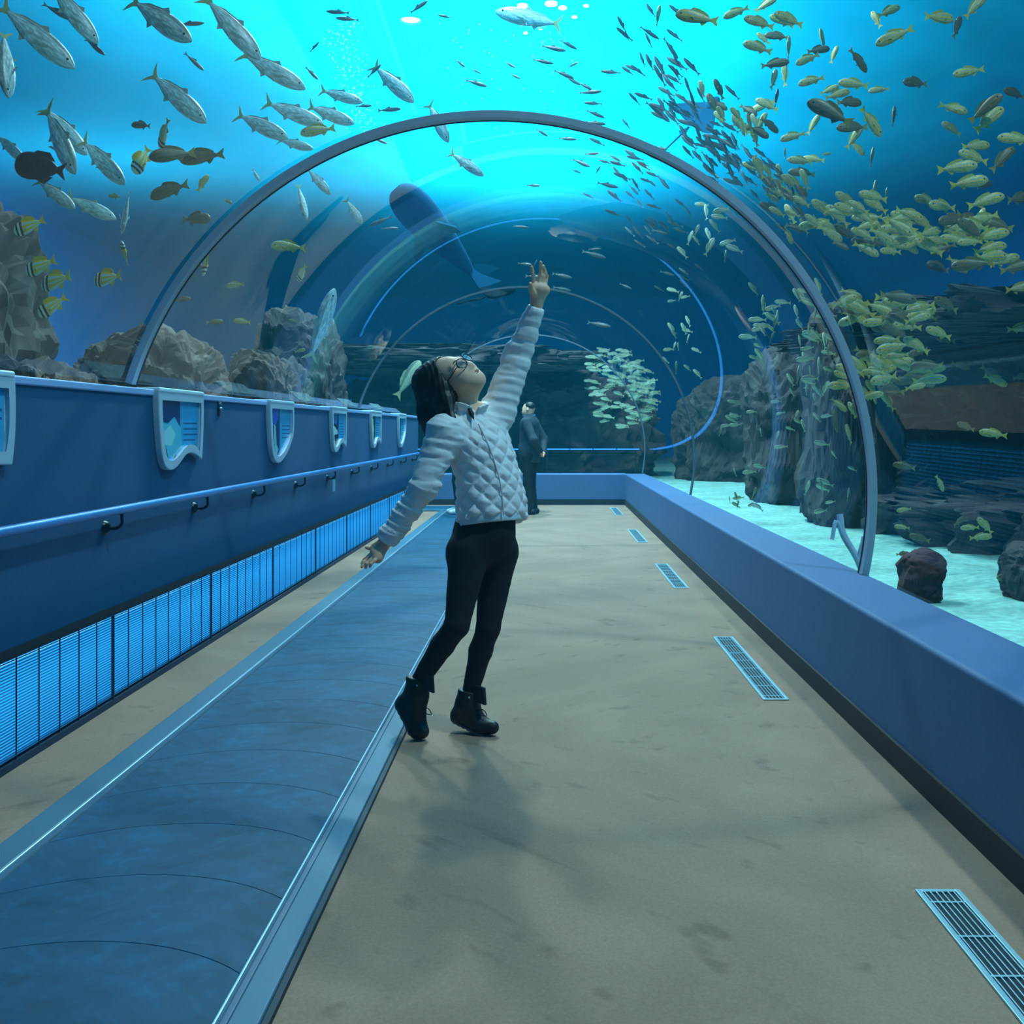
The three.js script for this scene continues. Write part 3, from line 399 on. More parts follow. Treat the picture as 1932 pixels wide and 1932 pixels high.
// the shoal that streams down the right side
const GR = ['olive yellow striped grunt in the shoal on the right', 'fish', 'grunt shoal on the right'];
const shoal = [[1242, 30, 40, 80], [1315, 34, 82, 170], [1389, 24, 50, 200], [1445, 9, 42, 25], [1432, 43, 60, 165], [1488, 37, 60, 165], [1475, 40, 50, 150], [1677, 22, 50, 25], [1653, 37, 38, 110], [1688, 69, 66, 200], [1772, 34, 64, 2], [1841, 13, 55, 45], [1806, 52, 52, 65], [1429, 90, 56, 155], [1488, 90, 46, 85], [1552, 75, 40, 110], [1544, 95, 46, 10], [1524, 112, 50, 205], [1462, 121, 52, 5], [1440, 73, 32, 135], [1466, 69, 46, 170], [1574, 103, 32, 70], [1619, 114, 54, -45], [1531, 153, 50, 195], [1565, 170, 38, 20], [1610, 159, 52, 165], [1580, 179, 50, 15], [1602, 194, 54, 5], [1658, 170, 38, 185], [1727, 157, 54, 185], [1828, 136, 58, 190], [1565, 213, 92, 150], [1643, 230, 66, -52], [1686, 220, 44, 78], [1798, 205, 52, -25], [1860, 205, 66, 40], [1867, 226, 74, 38], [1914, 177, 50, 170], [1795, 243, 44, 150], [1916, 263, 64, 172], [1841, 276, 58, 5], [1836, 297, 62, 165], [1806, 317, 74, 5], [1892, 301, 62, 45], [1828, 345, 72, 8], [1858, 349, 40, 15], [1496, 258, 48, 195], [1535, 235, 38, 60], [1608, 241, 62, 185], [1612, 260, 46, 55], [1617, 280, 38, -45], [1645, 297, 38, 85], [1481, 289, 22, 90], [1509, 304, 48, 175], [1535, 301, 40, 170], [1513, 327, 50, 172], [1498, 345, 48, 150], [1559, 291, 19, 10], [1437, 230, 40, 60], [1440, 200, 44, 200], [1465, 185, 36, 80], [1460, 150, 46, 70], [1480, 140, 46, 95],
  [1746, 378, 50, 175], [1778, 390, 60, 178], [1860, 380, 70, 15], [1925, 375, 60, 10], [1797, 416, 62, 190], [1850, 412, 40, 70], [1880, 425, 62, 165], [1870, 445, 70, 10], [1815, 440, 60, 165], [1780, 470, 50, 200], [1868, 470, 66, 12], [1870, 485, 70, 5], [1835, 500, 70, 185], [1806, 500, 48, -40], [1895, 492, 60, 15], [1920, 505, 64, 10], [1925, 545, 60, 5], [1770, 505, 52, 170], [1720, 420, 46, 20], [1700, 445, 50, 160], [1650, 360, 40, 85], [1672, 365, 24, 80],
  [1812, 690, 38, -20], [1870, 705, 46, -40], [1878, 718, 48, -25], [1925, 620, 52, 5], [1888, 618, 34, 100], [1926, 712, 36, 10], [1822, 805, 38, 160], [1874, 819, 50, 172], [1706, 880, 42, 170], [1773, 912, 36, -60], [1706, 962, 28, 190], [1702, 995, 26, 175], [1735, 1016, 42, 165], [1810, 984, 30, 30], [1830, 996, 34, 185], [1858, 992, 42, 135], [1850, 1014, 42, 5], [1902, 1092, 44, 175], [1752, 1098, 40, 172], [1703, 1045, 22, 10], [1690, 690, 42, 12]];
for (const [u, v, l, a] of shoal) fish('grunt', 'striped_grunt', u, v, l, a, Math.min(v > 780 ? 7.4 : v > 540 ? 9.6 : 13, Math.max(5.6, 0.27 * F / Math.max(32, l * 1.05))) * rr(0.95, 1.1), ...GR);
// denser bands of the same shoal: centre, spread along and across, band angle, count, length, heading
for (const [cu, cv, sa, sb, ba, n, l, head, d] of [[1395, 215, 90, 42, -35, 18, 40, 130, 10.5], [1500, 385, 90, 34, -48, 28, 40, 130, 10], [1640, 420, 85, 45, -25, 36, 52, 165, 9], [1780, 440, 75, 42, -10, 18, 62, 175, 8], [1700, 590, 95, 42, -8, 40, 56, 175, 8.2], [1690, 690, 75, 48, 10, 34, 52, 170, 8.2], [1620, 760, 60, 55, 60, 14, 40, 120, 8.6]]) {
  for (let i = 0; i < n; i++) { const g = () => (rnd() + rnd() + rnd() - 1.5) * 1.15, p = g() * sa, q = g() * sb, A = ba * Math.PI / 180; fish('grunt', 'striped_grunt', cu + p * Math.cos(A) + q * Math.sin(A), cv - p * Math.sin(A) + q * Math.cos(A), l * rr(0.75, 1.2), head + (rnd() < 0.3 ? 180 : 0) + rr(-28, 28), d * rr(0.9, 1.2), ...GR); }
}
const SM = ['small slim shoaling fish streaming over the thick rib', 'fish', 'small shoaling fish by the thick rib'];
for (const [cu, cv, sa, sb, ba, n, l, head, d] of [[1250, 130, 95, 70, -50, 34, 38, 130, 11], [1330, 270, 120, 36, -42, 60, 36, 135, 11.5], [1430, 330, 95, 34, -50, 40, 34, 130, 11], [1200, 330, 80, 60, -30, 26, 30, 150, 13.2], [1260, 430, 90, 60, -45, 30, 26, 145, 13.6]]) {
  for (let i = 0; i < n; i++) { const g = () => (rnd() + rnd() + rnd() - 1.5) * 1.2, p = g() * sa, q = g() * sb, A = ba * Math.PI / 180; fish('slim', 'small_shoal_fish', cu + p * Math.cos(A) + q * Math.sin(A), cv - p * Math.sin(A) + q * Math.cos(A), l * rr(0.75, 1.3), head + (rnd() < 0.15 ? 180 : 0) + rr(-22, 22), d * rr(0.95, 1.15), ...SM); }
}
const DEEP = ['small pale fish seen through the acrylic between the first ribs', 'fish', 'small pale fish beyond the right acrylic'];
for (const [cu, cv, sa, sb, n, l, d] of [[1330, 440, 60, 60, 14, 30, 12.5], [1440, 620, 40, 70, 20, 28, 11], [1530, 640, 34, 90, 34, 30, 9.6], [1500, 780, 60, 60, 16, 24, 10.5], [1420, 830, 60, 70, 14, 22, 11.4], [1400, 960, 50, 40, 9, 19, 11.2], [1290, 620, 36, 90, 18, 22, 15], [1560, 900, 40, 80, 10, 26, 9]]) {
  for (let i = 0; i < n; i++) fish('pale', 'pale_reef_fish', cu + (rnd() + rnd() - 1) * sa * 1.3, cv + (rnd() + rnd() - 1) * sb * 1.3, l * rr(0.7, 1.3), rr(0, 1) < 0.5 ? rr(60, 150) : rr(150, 200), d * rr(0.95, 1.12), ...DEEP);
}
const FAR = ['bright small fish in the tight shoal beyond the end window', 'fish', 'tight shoal beyond the end window'];
for (let i = 0; i < 125; i++) { const a = rnd() * 6.283, r = Math.sqrt(rnd()); const u = 1168 + Math.cos(a) * r * 70 + (Math.sin(a) * r) * 14, v = 732 + Math.sin(a) * r * 76; fish('pale', 'shoaling_fish', u, v, rr(19, 25), rr(160, 200), rr(20.6, 22.2), ...FAR, rr(-0.3, 0.3)); }

/* rays, shark, bubbles */
function wing(w, l, t) { return grid(28, 20, (u, v) => { const s = u * 2 - 1, k = Math.pow(1 - Math.abs(s), 0.75), c = v * 2 * Math.PI, m = 0.12 - 0.28 * Math.abs(s); return V(Math.cos(c) * l * 0.5 * k * (0.9 + 0.1 * Math.cos(c)) + m * l, Math.sin(c) * t * k * 0.5 + 0.10 * w * s * s, s * w * 0.5); }); }
function ray(name, label, pos, w, l, rot, col) {
  const t = thing(name, label, 'ray', [pos.x, pos.y, pos.z]), m = phys({ color: col, roughness: 1, specularIntensity: 0.1 });
  part('body', wing(w, l, 0.10), m, t);
  part('tail', new THREE.CylinderGeometry(0.008, 0.016, l * 1.1, 8).rotateZ(Math.PI / 2).translate(-l * 0.9, 0.0, 0), m, t);
  for (const s of [1, -1]) part('pelvic_fin', fin([[0, 0], [-0.10, 0.05], [-0.12, 0], [-0.06, -0.02]], 0.012).rotateX(Math.PI / 2 * s).translate(-l * 0.42, 0, 0.02 * s), m, t);
  part('head', new THREE.SphereGeometry(0.09, 16, 10).scale(1.5, 0.7, 1).translate(l * 0.5, 0.01, 0), m, t);
  t.rotation.set(...rot);
}
ray('stingray', 'dark stingray resting over the acrylic beside the second rib', at(932, 556, 14.7), 0.60, 0.40, [0.35, 0.5, 0.12], 0x0d171d);
ray('eagle_ray', 'blue grey ray gliding behind the shoal on the right', at(1318, 222, 15.5), 0.85, 0.55, [0.9, 0.6, 0.5], 0x154a66);
{
  const t = thing('shark', 'large shark with painted blue haze gliding over the tunnel above the woman', 'shark', at(832, 450, 11.2).toArray()), m = phys({ color: new THREE.Color().setRGB(0.02, 0.14, 0.25), roughness: 1, specularIntensity: 0.1 });  // blue of the water haze is put into the body colour
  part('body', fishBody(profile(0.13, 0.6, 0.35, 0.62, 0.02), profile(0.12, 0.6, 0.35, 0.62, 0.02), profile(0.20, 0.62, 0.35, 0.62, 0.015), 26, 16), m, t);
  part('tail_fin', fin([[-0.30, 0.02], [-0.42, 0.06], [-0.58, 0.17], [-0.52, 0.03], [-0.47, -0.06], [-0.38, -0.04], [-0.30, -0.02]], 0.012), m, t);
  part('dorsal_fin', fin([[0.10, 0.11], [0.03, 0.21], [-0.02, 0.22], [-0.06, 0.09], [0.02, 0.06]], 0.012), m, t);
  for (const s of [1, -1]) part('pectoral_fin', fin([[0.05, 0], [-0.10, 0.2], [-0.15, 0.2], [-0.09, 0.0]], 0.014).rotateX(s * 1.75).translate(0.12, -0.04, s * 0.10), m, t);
  const h = V(-0.62, 0.66, 0.30).normalize(), z = h.clone().cross(V(0.35, 0.6, -0.5)).normalize(), y = z.clone().cross(h); t.quaternion.setFromRotationMatrix(new THREE.Matrix4().makeBasis(h, y, z)); t.scale.setScalar(1.38);
}
{
  const n = 420, m = new THREE.InstancedMesh(new THREE.IcosahedronGeometry(1, 1), phys({ color: 0xeaffff, roughness: 0.1, transmission: 0.5, thickness: 0 }), n), q = new THREE.Matrix4();
  for (let i = 0; i < n; i++) { const f = rnd(), p = at(640 + 50 * f + (rnd() + rnd() - 1) * 46 + (rnd() < 0.25 ? rr(200, 420) : 0), 40 + 210 * f, rr(11, 12.5)), r = rr(0.003, 0.011); m.setMatrixAt(i, q.makeScale(r, r, r).setPosition(p)); }
  m.name = 'bubble_stream'; scene.add(m); tag(m, 'streams of fine bubbles rising left of the bright water', 'bubbles', null, 'stuff');
}
{ // pale bleached branches standing on the sand by the thick rib
  const t = thing('bleached_branch', 'pale bleached branch leaning on the sand beside the thick rib', 'branch', at(1590, 1040, 6.9).toArray()), m = std({ color: 0xb4c4d8, roughness: 0.8 });
  part('stem', tube([[0.16, -0.24, 0], [0.09, -0.05, 0.02], [0.0, 0.12, 0], [-0.02, 0.24, 0]], 0.022, 20, 8), m, t);
  part('branch', tube([[0.0, 0.1, 0], [-0.05, 0.2, 0.03], [-0.08, 0.08, 0.04]], 0.014, 14, 8), m, t);
  part('branch', tube([[0.09, -0.05, 0.02], [0.11, 0.05, 0.05], [0.12, 0.1, 0.05]], 0.014, 14, 8), m, t);
}

/* ---------- people ---------- */
const sub = (a, b) => [a[0] - b[0], a[1] - b[1], a[2] - b[2]], len3 = (a) => Math.hypot(a[0], a[1], a[2]), lerp = (a, b, t) => a + (b - a) * t;
const smin = (a, b, k) => { const h = Math.max(k - Math.abs(a - b), 0) / k; return Math.min(a, b) - h * h * k * 0.25; };
const smax = (a, b, k) => -smin(-a, -b, k);
function cone(a, b, ra, rb) { const ab = sub(b, a), l2 = ab[0] ** 2 + ab[1] ** 2 + ab[2] ** 2 || 1e-9; return (x, y, z) => { const px = x - a[0], py = y - a[1], pz = z - a[2], t = Math.max(0, Math.min(1, (px * ab[0] + py * ab[1] + pz * ab[2]) / l2)); return Math.hypot(px - ab[0] * t, py - ab[1] * t, pz - ab[2] * t) - (ra + (rb - ra) * t); }; }
function ell(c, r) { const m = Math.min(...r); return (x, y, z) => { const k = Math.hypot((x - c[0]) / r[0], (y - c[1]) / r[1], (z - c[2]) / r[2]); return (k - 1) * (k > 1 ? m * 1.0 + (k - 1) * 0 : m); }; }
function blend(list, k) { return (x, y, z) => { let d = list[0](x, y, z); for (let i = 1; i < list.length; i++) d = smin(d, list[i](x, y, z), k); return d; }; }
function surface(f, lo, hi, h) {                             // surface nets over a box with cells of h metres
  const n = [0, 1, 2].map((i) => Math.ceil((hi[i] - lo[i]) / h) + 1), [nx, ny, nz] = n, val = new Float32Array(nx * ny * nz), at3 = (i, j, k) => i + nx * (j + ny * k);
  const C = 4;                                               // skip blocks far from the surface
  for (let k0 = 0; k0 < nz; k0 += C) for (let j0 = 0; j0 < ny; j0 += C) for (let i0 = 0; i0 < nx; i0 += C) {
    const m = f(lo[0] + (i0 + 1.5) * h, lo[1] + (j0 + 1.5) * h, lo[2] + (k0 + 1.5) * h), far = Math.abs(m) > h * C * 2.6;
    for (let k = k0; k < Math.min(nz, k0 + C); k++) for (let j = j0; j < Math.min(ny, j0 + C); j++) for (let i = i0; i < Math.min(nx, i0 + C); i++) val[at3(i, j, k)] = far ? m : f(lo[0] + i * h, lo[1] + j * h, lo[2] + k * h);
  }
  const vid = new Int32Array(nx * ny * nz).fill(-1), pos = [], idx = [];
  for (let k = 0; k < nz - 1; k++) for (let j = 0; j < ny - 1; j++) for (let i = 0; i < nx - 1; i++) {
    let c = 0, sx = 0, sy = 0, sz = 0, s = 0;
    const v = []; for (let q = 0; q < 8; q++) { const w = val[at3(i + (q & 1), j + ((q >> 1) & 1), k + (q >> 2))]; v.push(w); if (w < 0) s++; }
    if (s === 0 || s === 8) continue;
    for (let a = 0; a < 8; a++) for (const bit of [1, 2, 4]) { const b = a | bit; if (b === a) continue; if ((v[a] < 0) !== (v[b] < 0)) { const t = v[a] / (v[a] - v[b]); sx += (a & 1) + (bit === 1 ? t : 0); sy += ((a >> 1) & 1) + (bit === 2 ? t : 0); sz += (a >> 2) + (bit === 4 ? t : 0); c++; } }
    vid[at3(i, j, k)] = pos.length / 3; pos.push(lo[0] + (i + sx / c) * h, lo[1] + (j + sy / c) * h, lo[2] + (k + sz / c) * h);
  }
  const quad = (a, b, c, d, flip) => { if (a < 0 || b < 0 || c < 0 || d < 0) return; flip ? idx.push(a, c, b, a, d, c) : idx.push(a, b, c, a, c, d); };
  for (let k = 1; k < nz - 1; k++) for (let j = 1; j < ny - 1; j++) for (let i = 1; i < nx - 1; i++) {
    const s = val[at3(i, j, k)] < 0;
    if (s !== val[at3(i + 1, j, k)] < 0) quad(vid[at3(i, j - 1, k - 1)], vid[at3(i, j, k - 1)], vid[at3(i, j, k)], vid[at3(i, j - 1, k)], !s);
    if (s !== val[at3(i, j + 1, k)] < 0) quad(vid[at3(i - 1, j, k - 1)], vid[at3(i - 1, j, k)], vid[at3(i, j, k)], vid[at3(i, j, k - 1)], !s);
    if (s !== val[at3(i, j, k + 1)] < 0) quad(vid[at3(i - 1, j - 1, k)], vid[at3(i, j - 1, k)], vid[at3(i, j, k)], vid[at3(i - 1, j, k)], !s);
  }
  const g = new THREE.BufferGeometry(); g.setAttribute('position', new THREE.Float32BufferAttribute(pos, 3)); g.setIndex(idx); g.computeVertexNormals(); return g;
}
// a head in its own axes: x to its right, y up, z out of the face; the origin at its middle
const headShape = (() => {
  const base = blend([ell([0, 0.03, -0.02], [0.073, 0.088, 0.092]), ell([0, -0.025, 0.022], [0.06, 0.088, 0.068]), ell([0.034, -0.03, 0.048], [0.03, 0.034, 0.032]), ell([-0.034, -0.03, 0.048], [0.03, 0.034, 0.032])], 0.05);
  const chin = ell([0, -0.098, 0.062], [0.026, 0.02, 0.022]), nose = blend([cone([0, 0.012, 0.083], [0, -0.03, 0.103], 0.008, 0.012), ell([0.010, -0.036, 0.094], [0.009, 0.007, 0.010]), ell([-0.010, -0.036, 0.094], [0.009, 0.007, 0.010])], 0.012);
  const brow = blend([cone([-0.045, 0.024, 0.072], [-0.012, 0.022, 0.086], 0.008, 0.009), cone([0.045, 0.024, 0.072], [0.012, 0.022, 0.086], 0.008, 0.009)], 0.01);
  const lips = blend([cone([-0.022, -0.062, 0.076], [0.022, -0.062, 0.076], 0.006, 0.006), cone([0, -0.060, 0.086], [0, -0.0605, 0.086], 0.008, 0.008), cone([-0.016, -0.080, 0.076], [0.016, -0.080, 0.076], 0.008, 0.008)], 0.012);
  const mouth = ell([0, -0.0705, 0.088], [0.021, 0.0062, 0.02]), sockets = [1, -1].map((s) => ell([s * 0.032, 0.004, 0.09], [0.018, 0.011, 0.016])), balls = [1, -1].map((s) => ell([s * 0.032, 0.004, 0.073], [0.014, 0.011, 0.012]));
  const ears = [1, -1].map((s) => blend([cone([s * 0.071, 0.018, -0.014], [s * 0.079, 0.0, -0.020], 0.010, 0.012), cone([s * 0.079, 0.0, -0.020], [s * 0.070, -0.028, -0.008], 0.010, 0.007)], 0.015));
  return (x, y, z) => { let d = base(x, y, z); d = smin(d, chin(x, y, z), 0.045); d = smin(d, brow(x, y, z), 0.018); d = smin(d, nose(x, y, z), 0.014); d = smin(d, lips(x, y, z), 0.012); for (const s of sockets) d = smax(d, -s(x, y, z), 0.014); for (const b of balls) d = smin(d, b(x, y, z), 0.004); d = smax(d, -mouth(x, y, z), 0.004); for (const e of ears) d = smin(d, e(x, y, z), 0.008); return d; };
})();
function frame3(origin, fwd, up) { const f = V(...fwd).normalize(), u = V(...up); u.addScaledVector(f, -u.dot(f)).normalize(); const r = u.clone().cross(f).normalize(); const m = new THREE.Matrix4().makeBasis(r, u, f).setPosition(...origin); const e = [r, u, f]; return { m, local: (x, y, z) => { const a = x - origin[0], b = y - origin[1], c = z - origin[2]; return e.map((q) => a * q.x + b * q.y + c * q.z); }, world: (p) => V(...p).applyMatrix4(m).toArray() }; }
const hairMat = std({ color: 0x120d0b, roughness: 0.5 }), skinMat = std({ color: 0xe8b898, roughness: 0.55 });

/* the woman with the white jacket */
{
  const D = 4.56, base = [-0.42, 0, -D], t = thing('person', 'person in a white quilted jacket and black leggings leaning back, one arm raised', 'person', base);
  const J = (u, v, d = D) => { const p = at(u, v, d); return sub([p.x, p.y, p.z], base); };
  const pelvis = J(914, 1005, 4.57), neck = J(879, 778, 4.56), Rs = J(838, 816, 4.44), Re = J(800, 918, 4.40), Rw = J(729, 1020, 4.42), Ls = J(938, 778, 4.66), Le = J(977, 672, 4.67), Lw = J(1012, 577, 4.62);
  const Rh = J(886, 1040, 4.50), Rk = J(862, 1180, 4.42), Ra = J(787, 1292, 4.52), Lh = J(940, 1040, 4.63), Lk = J(921, 1185, 4.58), La = J(887, 1308, 4.62);
  const H = frame3(J(857, 715, 4.55), [0.45, 0.72, 0.53], [-0.85, 0.53, 0]);
  // hands: palm, then five finger chains
  function hand(wrist, palm, across, fingers, thumb) {
    const n = V(...across).normalize().multiplyScalar(0.030), list = [cone(wrist, palm, 0.024, 0.026)], P = (k) => [palm[0] + n.x * k, palm[1] + n.y * k, palm[2] + n.z * k];
    list.push(cone(P(-0.8), P(0.8), 0.021, 0.021), cone(wrist, P(-0.9), 0.019, 0.017), cone(wrist, P(0.9), 0.019, 0.017));
    const palmD = blend(list, 0.018), chains = fingers.map((pts, i) => { const r = [0.0088, 0.0092, 0.0088, 0.0076][i], k = (i - 1.5) / 1.5 * -1, q = [P(k * 0.85), ...pts]; return blend(q.slice(1).map((b, j) => cone(q[j], b, r * (1 - j * 0.08) + (j ? 0 : 0.002), r * (1 - (j + 1) * 0.08))), 0.006); });
    chains.push(blend(thumb.slice(1).map((b, j) => cone(thumb[j], b, 0.0125 - j * 0.002, 0.0105 - j * 0.002)), 0.008));
    return (x, y, z) => { let d = palmD(x, y, z); for (const c of chains) d = smin(d, c(x, y, z), 0.006); return d; };
  }
  const Lhand = hand(Lw, J(1017, 545, 4.60), [-1, 0.15, 0.25], [[J(1007, 525, 4.58), J(1004, 511, 4.57), J(1003, 504, 4.56)], [J(1019, 519, 4.59), J(1021, 504, 4.58), J(1020, 495, 4.56)], [J(1025, 522, 4.60), J(1027, 510, 4.60), J(1025, 502, 4.58)], [J(1030, 530, 4.62), J(1032, 521, 4.62), J(1030, 515, 4.60)]], [J(1010, 557, 4.59), J(1003, 547, 4.56), J(1001, 536, 4.54)]);
  const Rhand = hand(Rw, J(711, 1043, 4.41), [-0.25, 0.75, -0.7], [[J(697, 1049, 4.44), J(688, 1055, 4.44), J(683, 1063, 4.43)], [J(696, 1054, 4.41), J(687, 1061, 4.40), J(683, 1069, 4.39)], [J(700, 1057, 4.38), J(692, 1064, 4.37), J(690, 1071, 4.37)], [J(706, 1058, 4.36), J(700, 1064, 4.35), J(698, 1069, 4.35)]], [J(716, 1034, 4.44), J(703, 1035, 4.46), J(692, 1033, 4.46)]);
  // body core
  const limbs = blend([cone(Rs, Re, 0.036, 0.032), cone(Re, Rw, 0.033, 0.022), cone(Ls, Le, 0.036, 0.032), cone(Le, Lw, 0.033, 0.022), cone(Rs, neck, 0.045, 0.05), cone(Ls, neck, 0.045, 0.05), cone(neck, J(900, 860, 4.55), 0.06, 0.09), cone(J(900, 860, 4.55), pelvis, 0.09, 0.085), cone(pelvis, Rh, 0.08, 0.07), cone(pelvis, Lh, 0.08, 0.07), cone(Rh, Rk, 0.062, 0.040), cone(Rk, Ra, 0.042, 0.028), cone(Lh, Lk, 0.062, 0.040), cone(Lk, La, 0.042, 0.028)], 0.03);
  const neckD = blend([cone(neck, H.world([0, -0.055, -0.025]), 0.047, 0.045), cone(neck, H.world([0, -0.08, 0.01]), 0.04, 0.034)], 0.03), headD = (x, y, z) => { const l = H.local(x, y, z); return smin(headShape(...l), neckD(x, y, z), 0.03); };
  const hc = H.world([0, 0, 0]);
  const bodyGeo = mergeGeometries([surface(limbs, [-0.75, 0.1, -0.35], [0.4, 2.0, 0.35], 0.012), surface(headD, [hc[0] - 0.17, hc[1] - 0.2, hc[2] - 0.16], [hc[0] + 0.17, hc[1] + 0.16, hc[2] + 0.16], 0.0035), surface(Lhand, [Lw[0] - 0.07, Lw[1] - 0.02, Lw[2] - 0.08], [Lw[0] + 0.08, Lw[1] + 0.22, Lw[2] + 0.12], 0.003), surface(Rhand, [Rw[0] - 0.15, Rw[1] - 0.15, Rw[2] - 0.09], [Rw[0] + 0.04, Rw[1] + 0.04, Rw[2] + 0.13], 0.003)]);
  const body = part('body', bodyGeo, skinMat, t);
  part('lips', surface(blend([cone([-0.019, -0.0625, 0.081], [0.019, -0.0625, 0.081], 0.005, 0.005), cone([-0.016, -0.0795, 0.081], [0.016, -0.0795, 0.081], 0.006, 0.006)], 0.002), [-0.04, -0.10, 0.06], [0.04, -0.05, 0.105], 0.0025).applyMatrix4(H.m), std({ color: 0xa2564f, roughness: 0.45 }), body);
  part('teeth', new THREE.SphereGeometry(1, 16, 10).scale(0.017, 0.0055, 0.010).translate(0, -0.069, 0.076).applyMatrix4(H.m), std({ color: 0xe8e6df, roughness: 0.3 }), body);
  for (const s of [1, -1]) { part('eye', new THREE.SphereGeometry(0.0115, 14, 10).translate(s * 0.032, 0.004, 0.0745).applyMatrix4(H.m), std({ color: 0x1a1412, roughness: 0.2 }), body); part('eyebrow', tube([[s * 0.014, 0.026, 0.095], [s * 0.03, 0.031, 0.091], [s * 0.046, 0.027, 0.079]], 0.0028, 10, 6).applyMatrix4(H.m), hairMat, body); }
  // hair
  const X = (p) => H.world(p);
  const strands = blend([cone(X([0, 0.05, -0.05]), J(812, 722, 4.56), 0.085, 0.068), cone(J(812, 722, 4.56), J(815, 780, 4.60), 0.068, 0.055), cone(J(815, 780, 4.60), J(822, 850, 4.66), 0.055, 0.03), cone(J(835, 735, 4.50), J(838, 790, 4.50), 0.045, 0.03), cone(X([0.05, 0.0, -0.05]), J(838, 760, 4.48), 0.05, 0.035)], 0.05);
  const lock = blend([cone(J(846, 752, 4.46), J(852, 790, 4.42), 0.022, 0.014), cone(J(852, 790, 4.42), J(850, 808, 4.39), 0.014, 0.009), cone(J(850, 808, 4.39), J(841, 822, 4.37), 0.009, 0.003)], 0.02), lock2 = blend([cone(J(882, 765, 4.49), J(890, 780, 4.46), 0.010, 0.008), cone(J(890, 780, 4.46), J(896, 796, 4.44), 0.008, 0.003)], 0.01);
  const cap = ell([0, 0.036, -0.028], [0.083, 0.096, 0.100]);
  const hairD = (x, y, z) => { const l = H.local(x, y, z); let d = cap(...l); d = smax(d, (l[2] - 0.032 - 0.25 * Math.max(0, l[1] - 0.03) + (l[1] < 0.05 ? (0.05 - l[1]) * 1.15 : 0)), 0.02); d = smin(d, strands(x, y, z), 0.04); d = smin(d, lock(x, y, z), 0.02); d = smin(d, lock2(x, y, z), 0.004); const fx = x * 140 + 2 * Math.sin(y * 18); return d + 0.0012 * Math.sin(fx + 40 * z) + 0.001 * Math.sin(x * 310 - z * 160 + y * 12); };
  part('hair', surface(smaxed(hairD, (x, y, z) => -(headShape(...H.local(x, y, z)) - 0.001)), [hc[0] - 0.26, hc[1] - 0.36, hc[2] - 0.24], [hc[0] + 0.16, hc[1] + 0.18, hc[2] + 0.22], 0.0045), hairMat, t);
  function smaxed(a, b) { return (x, y, z) => Math.max(a(x, y, z), b(x, y, z)); }
  // glasses
  const gl = part('glasses', mergeGeometries([...[1, -1].map((s) => new THREE.TorusGeometry(0.027, 0.0026, 8, 28).scale(1.08, 0.86, 1).rotateY(s * 0.16).translate(s * 0.033, 0.0, 0.107)), tube([[-0.009, 0.006, 0.110], [0, 0.009, 0.113], [0.009, 0.006, 0.110]], 0.002, 8, 6), ...[1, -1].map((s) => tube([[s * 0.06, 0.006, 0.101], [s * 0.073, 0.008, 0.06], [s * 0.079, 0.01, -0.015], [s * 0.08, -0.006, -0.03]], 0.0021, 16, 6))]).applyMatrix4(H.m), std({ color: 0x0b0e12, roughness: 0.3 }), t);
  for (const s of [1, -1]) part('lens', new THREE.CircleGeometry(0.026, 24).scale(1.08, 0.86, 1).rotateY(s * 0.16).translate(s * 0.033, 0, 0.107).applyMatrix4(H.m), phys({ color: 0xffffff, transmission: 1, roughness: 0.0, thickness: 0, ior: 1.8 }), gl);
  // jacket: a torso of stacked ellipses, two sleeves, a collar, quilted
  const side = V(-0.74, 0, 0.67), fro = V(0.67, 0, 0.74), rows = [[1010, 929, 0.172, 0.132], [975, 929, 0.170, 0.130], [935, 927, 0.163, 0.124], [900, 922, 0.155, 0.120], [865, 911, 0.155, 0.120], [835, 902, 0.162, 0.118], [805, 890, 0.150, 0.100], [782, 882, 0.105, 0.075], [765, 877, 0.062, 0.055], [740, 872, 0.03, 0.03]].map(([v, u, a, b]) => { const p = J(u, v, 4.56); return [p[1], p[0], p[2], a, b]; });
  const row = (y) => { let i = 0; while (i < rows.length - 2 && y > rows[i + 1][0]) i++; const t0 = Math.max(0, Math.min(1, (y - rows[i][0]) / (rows[i + 1][0] - rows[i][0]))), s = t0 * t0 * (3 - 2 * t0) * 0.4 + t0 * 0.6; return [1, 2, 3, 4].map((k) => lerp(rows[i][k], rows[i + 1][k], s)); };
  const hemY = J(0, 975)[1], cuffR = V(...Rw).sub(V(...Re)).normalize(), cuffL = V(...Lw).sub(V(...Le)).normalize();
  const sleeveR = blend([cone(Rs, Re, 0.078, 0.058), cone(Re, Rw, 0.058, 0.047)], 0.03), sleeveL = blend([cone(Ls, Le, 0.080, 0.058), cone(Le, Lw, 0.058, 0.041), cone(Ls, J(915, 800, 4.62), 0.075, 0.08)], 0.035);
  const along = (p, a, b) => { const ab = sub(b, a), l = len3(ab), q = sub(p, a); return (q[0] * ab[0] + q[1] * ab[1] + q[2] * ab[2]) / l; };
